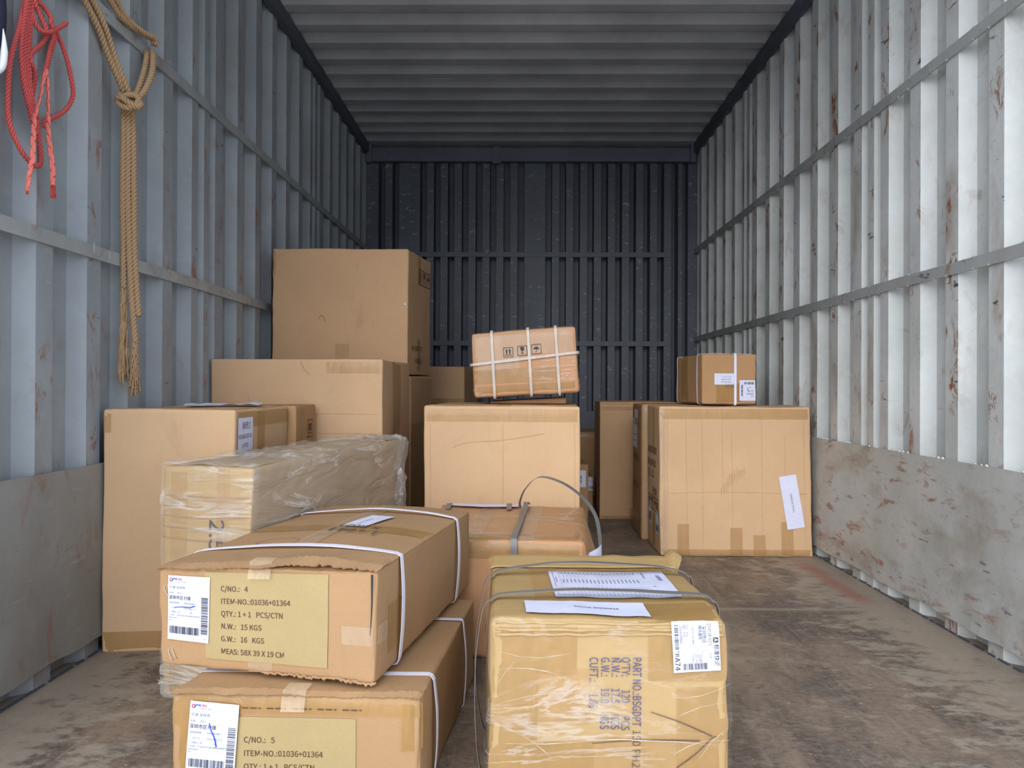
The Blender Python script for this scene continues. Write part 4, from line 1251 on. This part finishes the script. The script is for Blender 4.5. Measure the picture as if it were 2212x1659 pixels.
sh.text([tl_('标准快运', .885, .52, .085, .95, .01), tl_('25951B 9371', .76, .93, .065, .85), tl_('7/7', .76, .36, .055, .9), tl_('深圳快运', .64, .90, .075, .85), tl_('横岗鑫辉', .56, .90, .06, .85),
         tl_('A74', .035, .30, .10, 1.1, .01), tl_('Y13', .30, .93, .045, .9), tl_('Y14', .30, .79, .045, .9), tl_('Q65', .235, .93, .045, .9), tl_('A74', .235, .79, .045, .9)], M['ink'])
sh.text([tl_('160.0KG', .47, .36, .045, .9), tl_('0.50M3', .40, .36, .045, .9), tl_('【自提】', .55, .36, .05, .8), tl_('深圳市龙岗区横岗', .42, .88, .035, .9), tl_('派送地址荣德国际', .17, .90, .035, .9)], M['ink_grey'])
sh.rects('logo', [(.86 * lw, .555 * lh, .97 * lw, .655 * lh)], M['ink']); sh.text([('A', .875 * lw, .64 * lh, .075 * lh, 1.0, -90, .02)], M['paper'], name='logo_text', o=.0012)
R = [(x_ * lw, .20 * lh, x_ * lw + .0003, .96 * lh) for x_ in (.84, .735, .625, .53, .365, .29, .22, .165)] + [(.53 * lw, .40 * lh, .735 * lw, .404 * lh), (.22 * lw, .66 * lh, .365 * lw, .663 * lh), (.22 * lw, .5 * lh, .365 * lw, .503 * lh), (.22 * lw, .8 * lh, .365 * lw, .803 * lh)]
sh.rects('ruled_lines', R, M['ink_grey'])
sh.rects('barcode', barcode(.05 * lw, .32 * lh, .135 * lw, .93 * lh, 36, 11, False) + barcode(.21 * lw, .04 * lh, .72 * lw, .165 * lh, 36, 12), M['ink'])
# papers on top
tp = lambda u_, v_: ((up(u_, v_, Z=zI).x - bkl.x * (up(u_, v_, Z=zI).y - Yf) / (Yb - Yf) - tl.x * (1 - (up(u_, v_, Z=zI).y - Yf) / (Yb - Yf))), up(u_, v_, Z=zI).y - Yf)
a_ = tp(1200, 1293); b_ = tp(1473, 1293); c_ = tp(1178, 1237)
sh = Sheet(IB, 'top', a_[0], a_[1], b_[0] - a_[0], c_[1] - a_[1], 0, off=.0035, fn=lambda x, y: .0012 * noise.noise((x * 30, y * 20, 4))).paper('packing_list', label='printed packing list sheet taped on top')
lw, lh = sh.w, sh.h
sh.text([('SJOES003', .915 * lw, .80 * lh, .030 * lw, 1.0, -90, .02), ('To:Danial Howard', .80 * lw, .94 * lh, .018 * lw, 1.05, -90, .01), ('20', .83 * lw, .36 * lh, .02 * lw, 1, -90, 0)], M['ink_violet'])
it = []
for i in range(20):
    xx = (.10 + .033 * i) * lw
    it.append(('%s' % ('6718%02d' % (13 + i * 3)), xx, .93 * lh, .0125 * lw, 1.1, -90, .02))
    it.append(('Bluetooth box', xx, .62 * lh, .0125 * lw, 1.0, -90, .02))
sh.text(it + [('Net G Net 17 Sidou', .045 * lw, .72 * lh, .012 * lw, 1.1, -90, .02)], M['ink_grey'])
sh.rects('ruled_lines', [((.085 + .033 * i) * lw, .05 * lh, (.085 + .033 * i) * lw + .0004, .96 * lh) for i in range(24)] + [(.03 * lw, .96 * lh, .97 * lw, .965 * lh), (.03 * lw, .05 * lh, .97 * lw, .055 * lh), (.03 * lw, .3 * lh, .8 * lw, .304 * lh), (.03 * lw, .05 * lh, .033 * lw, .96 * lh)], M['ink_grey'])
a_ = tp(1137, 1331); b_ = tp(1404, 1326); c_ = tp(1128, 1303)
sh = Sheet(IB, 'top', a_[0], a_[1], b_[0] - a_[0], c_[1] - a_[1], 0, off=.004, fn=lambda x, y: .001 * noise.noise((x * 30, y * 20, 8))).paper('paper_strip', rag=.001, label='white paper strip with a printed date')
sh.text([('Danial 20200424', .40 * sh.w, .48 * sh.h, .0065, 1.15, 0, .02)], M['ink_grey'])
IB.wrap(M['film_tight'], .006, .005, faces=('front', 'right', 'left'), stretch=(9, 9, 9))
# tight folds of film over the front
mb = MB(); rr = random.Random(11)
for (p0_, p1_, bow) in (((1062, 1400), (1235, 1402), -14), ((1062, 1520), (1240, 1490), 10), ((1075, 1560), (1200, 1640), 8), ((1440, 1500), (1575, 1470), -10), ((1450, 1620), (1575, 1590), 12), ((1070, 1440), (1200, 1450), 6),
                       ((1460, 1540), (1560, 1510), 5), ((1240, 1590), (1560, 1600), 4), ((1080, 1600), (1270, 1592), -4), ((1065, 1480), (1110, 1420), 4), ((1500, 1640), (1570, 1560), 6)):
    q0, q1 = Vector(P0(*p0_)), Vector(P0(*p1_)); nrm = Vector((-(q1 - q0).y, (q1 - q0).x)).normalized()
    L = []
    for k_ in range(15):
        t_ = k_ / 14; q = q0.lerp(q1, t_) + nrm * (bow / 1300 * math.sin(PI * t_) + .0015 * noise.noise((t_ * 5, p0_[0], 0)))
        L.append(IB.F('front', q.x, q.y, .0095))
    mb.tube(L, [.0002 + .0010 * math.sin(PI * k_ / 14) * (.7 + .5 * noise.noise((k_ * .7, p0_[1], 1))) for k_ in range(15)], 5)
mb.build('film_folds', M['film'], IB.root, smooth=True)
mb = MB()
for yy_ in (.006, .016, .024):   # crumpled upper edge folds
    mb.tube([IB.F('front', w * (.02 + .96 * i / 50), h - yy_ + .002 * noise.noise((i * .3, yy_ * 90, 0)), .0015) for i in range(51)], [.0025 + .0015 * noise.noise((i * .4, yy_ * 200, 3)) for i in range(51)], 6)
mb.build('crumpled_edge', M['kraft_yellow'], IB.root, smooth=True)
# raised back flap
mb = MB(); n = 40; v = []; f = []
for layer in (0, 1):
    for j in range(7):
        for i in range(n + 1):
            s_ = i / n; t_ = j / 6
            p = IB.P(s_ * w, d_ * (.84 + .17 * t_), h, .003 + .012 * t_ * (1 + .5 * noise.noise((s_ * 5, 1, 1))) + layer * .003 + (.02 * t_ if s_ > .97 else 0))
            v.append(p)
N = 7 * (n + 1)
for j in range(6):
    for i in range(n):
        q = j * (n + 1) + i; f.append((q, q + n + 1, q + n + 2, q + 1)); f.append((q + N, q + 1 + N, q + n + 2 + N, q + n + 1 + N))
for i in range(n): f.append((i, i + 1, i + 1 + N, i + N)); k_ = 6 * (n + 1) + i; f.append((k_ + 1, k_, k_ + N, k_ + 1 + N))
mb.add(v, f); mb.build('back_flap', M['kraft_yellow'], IB.root)
ya, yb_ = tp(1290, 1297)[1], tp(1290, 1243)[1]
for p_, l_ in ((ya, .013), (yb_, .02)):
    IB.strap('x', p_, .017, .007, lift=lambda tag, t, l_=l_: {'top': l_ * math.sin(PI * t) ** .8, 'left': .016 * math.sin(PI * t) ** .5, 'right': .003, 'bottom': -.006}[tag], mat=M['strap_grey'], label='flat grey strap arching off the top')

# ------------------------------------------------------------------ ropes and wire
XW = XL + .012


def lw_(u, v, off=.0):   # point just inside the left wall
    return up(u, v, X=XL + .022 + off)


def frayed(mb, top, length, spread, n, r, seed, wav=.004):
    rr_ = random.Random(seed)
    for i in range(n):
        a_ = rr_.uniform(0, 2 * PI); q = rr_.uniform(.1, 1) * spread; ph = rr_.uniform(0, 6); l = length * rr_.uniform(.82, 1.04)
        pts = []
        for k_ in range(16):
            t_ = k_ / 15; g = (.25 + .75 * t_)
            pts.append(top + Vector((q * g * math.cos(a_) * .6 + wav * math.sin(t_ * 22 + ph) * .6, q * g * math.sin(a_) + wav * math.sin(t_ * 26 + ph), -l * t_)))
        mb.tube(pts, r, 5)


jr = thing('jute_rope', 'tan jute rope knotted round the upper bar of the left wall, frayed tails hanging', 'rope', up(270, 215, Y=2.1))
mb = MB()
YJ = 2.10
def J(u_, v_, y_=YJ):
    p = up(u_, v_, Y=y_)
    return p if p.x > XL + .016 else up(u_, v_, X=XL + .016)



railz = 1.70
# two strands coming down from the bar out of view, then through the knot
for o_ in (0, 9):
    twisted(mb, [Vector((XL + .02, 1.86, 1.685)), J(182 + o_ * 1.8, 0, 1.95), J(212 + o_ * 1.7, 60, 1.99), J(238 + o_ * 1.3, 130, 2.04), J(266 + o_ * 1.1, 195, 2.08), J(271 + o_, 215, 2.09)], .0088, .032)
for o_ in (0, 1):   # loop behind the bar
    twisted(mb, [Vector((XL + .02, 1.90, 1.72)), J(232 + o_ * 12, -6, 2.05), J(262 + o_ * 10, 38, 2.10), J(300 + o_ * 6, 68, 2.17), J(329 + o_ * 5, 84, 2.235), J(333 + o_ * 2, 98, 2.24)], .0088, .032)
    twisted(mb, [up(328 - o_ * 12, 112, Y=2.24), J(331 - o_ * 14, 125, 2.2), J(328 - o_ * 18, 160, 2.16), J(310 - o_ * 14, 200, 2.12), J(285, 222 - o_ * 8, 2.09), J(262, 222 - o_ * 6, 2.085)], .0088, .032)
mb.build('hanging_loop', M['jute'], jr, smooth=True)
mb = MB()
twisted(mb, [J(258, 202, 2.09), J(256, 222, 2.07), J(272, 232, 2.055), J(292, 228, 2.06), J(300, 214, 2.08), J(284, 205, 2.075), J(264, 209, 2.06), J(254, 213, 2.075), J(262, 225, 2.09)], .0088, .032)
twisted(mb, [J(262, 210, 2.06), J(278, 221, 2.05), J(296, 232, 2.06), J(306, 224, 2.08)], .0088, .032)
mb.build('knot', M['jute'], jr, smooth=True)
mb = MB()
twisted(mb, [J(268, 225), J(267, 300), J(265, 420), J(267, 540), J(267, 622)], .0085, .034)
twisted(mb, [J(276, 225), J(277, 300), J(276, 420), J(279, 540), J(284, 640), J(292, 740)], .0085, .034)
twisted(mb, [J(286, 225, 2.11), J(288, 300, 2.11), J(289, 420, 2.11), J(290, 540, 2.11), J(296, 640, 2.11), J(299, 683, 2.11)], .0085, .034)
mb.build('rope_tails', M['jute'], jr, smooth=True)
mb = MB(); frayed(mb, J(267, 622), .268, .026, 36, .0017, 1); frayed(mb, J(291, 738), .145, .022, 34, .0017, 2)
o = mb.build('frayed_end', M['jute'], jr, smooth=True)

rd = thing('red_rope', 'coiled red rope hanging on the left wall with frayed crinkled ends', 'rope', up(80, 100, Y=1.75))
mb = MB(); Rr = .0056

def Q(u_, v_, y_=1.74):   # just off the wall, y_ only nudges it
    return up(u_, v_, X=XL + .024 + (1.75 - y_) * .5)



top = [Q(88, -40, 1.77)]
for pts in ([(66, -60), (54, 0), (48, 30), (42, 60), (34, 87), (26, 115), (20, 150), (17, 200), (18, 250), (28, 288), (46, 326), (62, 347), (74, 358), (86, 356), (89, 342), (86, 315), (82, 285), (78, 260)],
            [(70, -60), (58, 0), (53, 40), (48, 80), (46, 120), (50, 170), (57, 210), (66, 245), (75, 280)],
            [(74, -60), (62, 0), (57, 45), (54, 90), (52, 130), (54, 170), (62, 215), (71, 250), (80, 290)],
            [(76, -60), (64, 0), (61, 50), (60, 100), (58, 140), (60, 180), (66, 220), (74, 255)],
            [(78, -60), (66, 0), (65, 60), (63, 110), (62, 150), (66, 195), (74, 235), (82, 262)],
            [(84, -60), (72, 0), (68, 24), (76, 50), (88, 66), (103, 70), (120, 64), (136, 55), (144, 50)],
            [(88, -60), (76, 0), (83, 25), (92, 44), (99, 60), (101, 72)],
            [(92, -60), (82, 0), (92, 12), (103, 26), (111, 40), (110, 52), (114, 66)],
            [(104, 66), (98, 82), (88, 97), (75, 108), (66, 119), (66, 132), (74, 152), (75, 172), (71, 200), (66, 230), (74, 256)],
            [(114, 68), (114, 84), (108, 108), (104, 130), (99, 152)],
            [(112, 72), (118, 82), (110, 112), (102, 140), (96, 165)],
            [(120, 66), (126, 80), (135, 100), (145, 130), (153, 165), (158, 198), (155, 216), (145, 234), (128, 248), (108, 257), (98, 262), (96, 276)]):
    y_ = 1.742 + .0018 * len(pts) + random.uniform(-.008, .008)
    twisted(mb, [Q(u_, v_, y_ + .012 * math.sin(i_)) for i_, (u_, v_) in enumerate(pts)], Rr, .026, .0025)
mb.build('coil', M['red_rope'], rd, smooth=True)
mb = MB()


def wavy(mb, P, r, amp, freq, ph):
    S = resample(spline(P, 10), .003); out = []
    for i, p in enumerate(S):
        a_ = i * .003 * freq + ph; out.append(p + Vector((math.sin(a_) * amp, math.cos(a_ * 1.1) * amp * .6, 0)))
    mb.tube(out, r, 6)


for k_ in range(3):
    wavy(mb, [Q(99, 150, 1.70), Q(92, 180, 1.70), Q(88, 205, 1.70), Q(80, 232, 1.70), Q(74, 260, 1.70), Q(72, 300, 1.70), Q(70, 345, 1.70), Q(64, 372, 1.70), Q(59, 412, 1.70)], .0021, .0034, 230, k_ * 1.3)
    wavy(mb, [Q(99, 150, 1.695), Q(103, 190, 1.695), Q(104, 240, 1.695), Q(105, 290, 1.695), Q(110, 330, 1.695), Q(114, 370, 1.695), Q(113, 400, 1.695)], .0022, .0036, 230, k_ * 1.3)
mb.build('unlaid_strands', M['red_pale'], rd, smooth=True)['label'] = 'paler crinkled unlaid strands'
mb = MB(); frayed(mb, Q(115, 380, 1.715), .05, .009, 26, .0009, 5, .002); frayed(mb, Q(59, 395, 1.72), .025, .004, 12, .0009, 6, .001)
mb.build('frayed_end', M['red_rope'], rd, smooth=True)

# thin wire caught on the lower bar
wr = thing('wire_loop', 'thin bent wire hooked over the lower bar of the left wall', 'wire', lw_(220, 540))
mb = MB(); mb.tube(spline([lw_(203, 522), lw_(205, 548), lw_(216, 554), lw_(226, 534), lw_(235, 540), lw_(238, 560)], 8), .0008, 6); mb.build('wire', M['staple'], wr, smooth=True)

# dark fabric hanging at the very edge of the view
nv = thing('fabric_bag', 'navy fabric item with a white edge, cut by the left edge of the photo', 'bag', up(-20, 60, Y=1.5))
v = []; f = []; n, m_ = 24, 16
cz = up(-30, 40, Y=1.5)
for j in range(m_ + 1):
    for i in range(n):
        a_ = 2 * PI * i / n; t_ = j / m_; zz = .19 - .335 * t_
        r_ = .035 * (math.sin(PI * min(1, t_ * 1.0)) ** .45 + .02) * (1 + .1 * noise.noise((t_ * 4, a_, 0)))
        v.append(cz + Vector((r_ * math.cos(a_), r_ * .8 * math.sin(a_), zz)))
for j in range(m_):
    for i in range(n): f.append((j * n + i, j * n + (i + 1) % n, (j + 1) * n + (i + 1) % n, (j + 1) * n + i))
f.append(tuple(range(n))); f.append(tuple(reversed([m_ * n + i for i in range(n)])))
mobj('bag_body', v, f, M['navy'], nv, smooth=True)
mb = MB(); mb.tube(spline([up(7, 62, Y=1.49), up(9, 90, Y=1.49), up(9, 120, Y=1.49), up(4, 145, Y=1.49), up(-12, 158, Y=1.49)], 8), [.0008 + .0058 * min(1, i_ / 14) for i_ in range(33)], 8)
mb.build('white_edge', M['white_cloth'], nv, smooth=True)
mb = MB(); mb.tube([cz + Vector((0, 0, .185)), cz + Vector((-.03, .02, .24)), Vector((XL + .012, 1.66, 1.705))], .004, 6); mb.build('hanging_cord', M['navy'], nv)
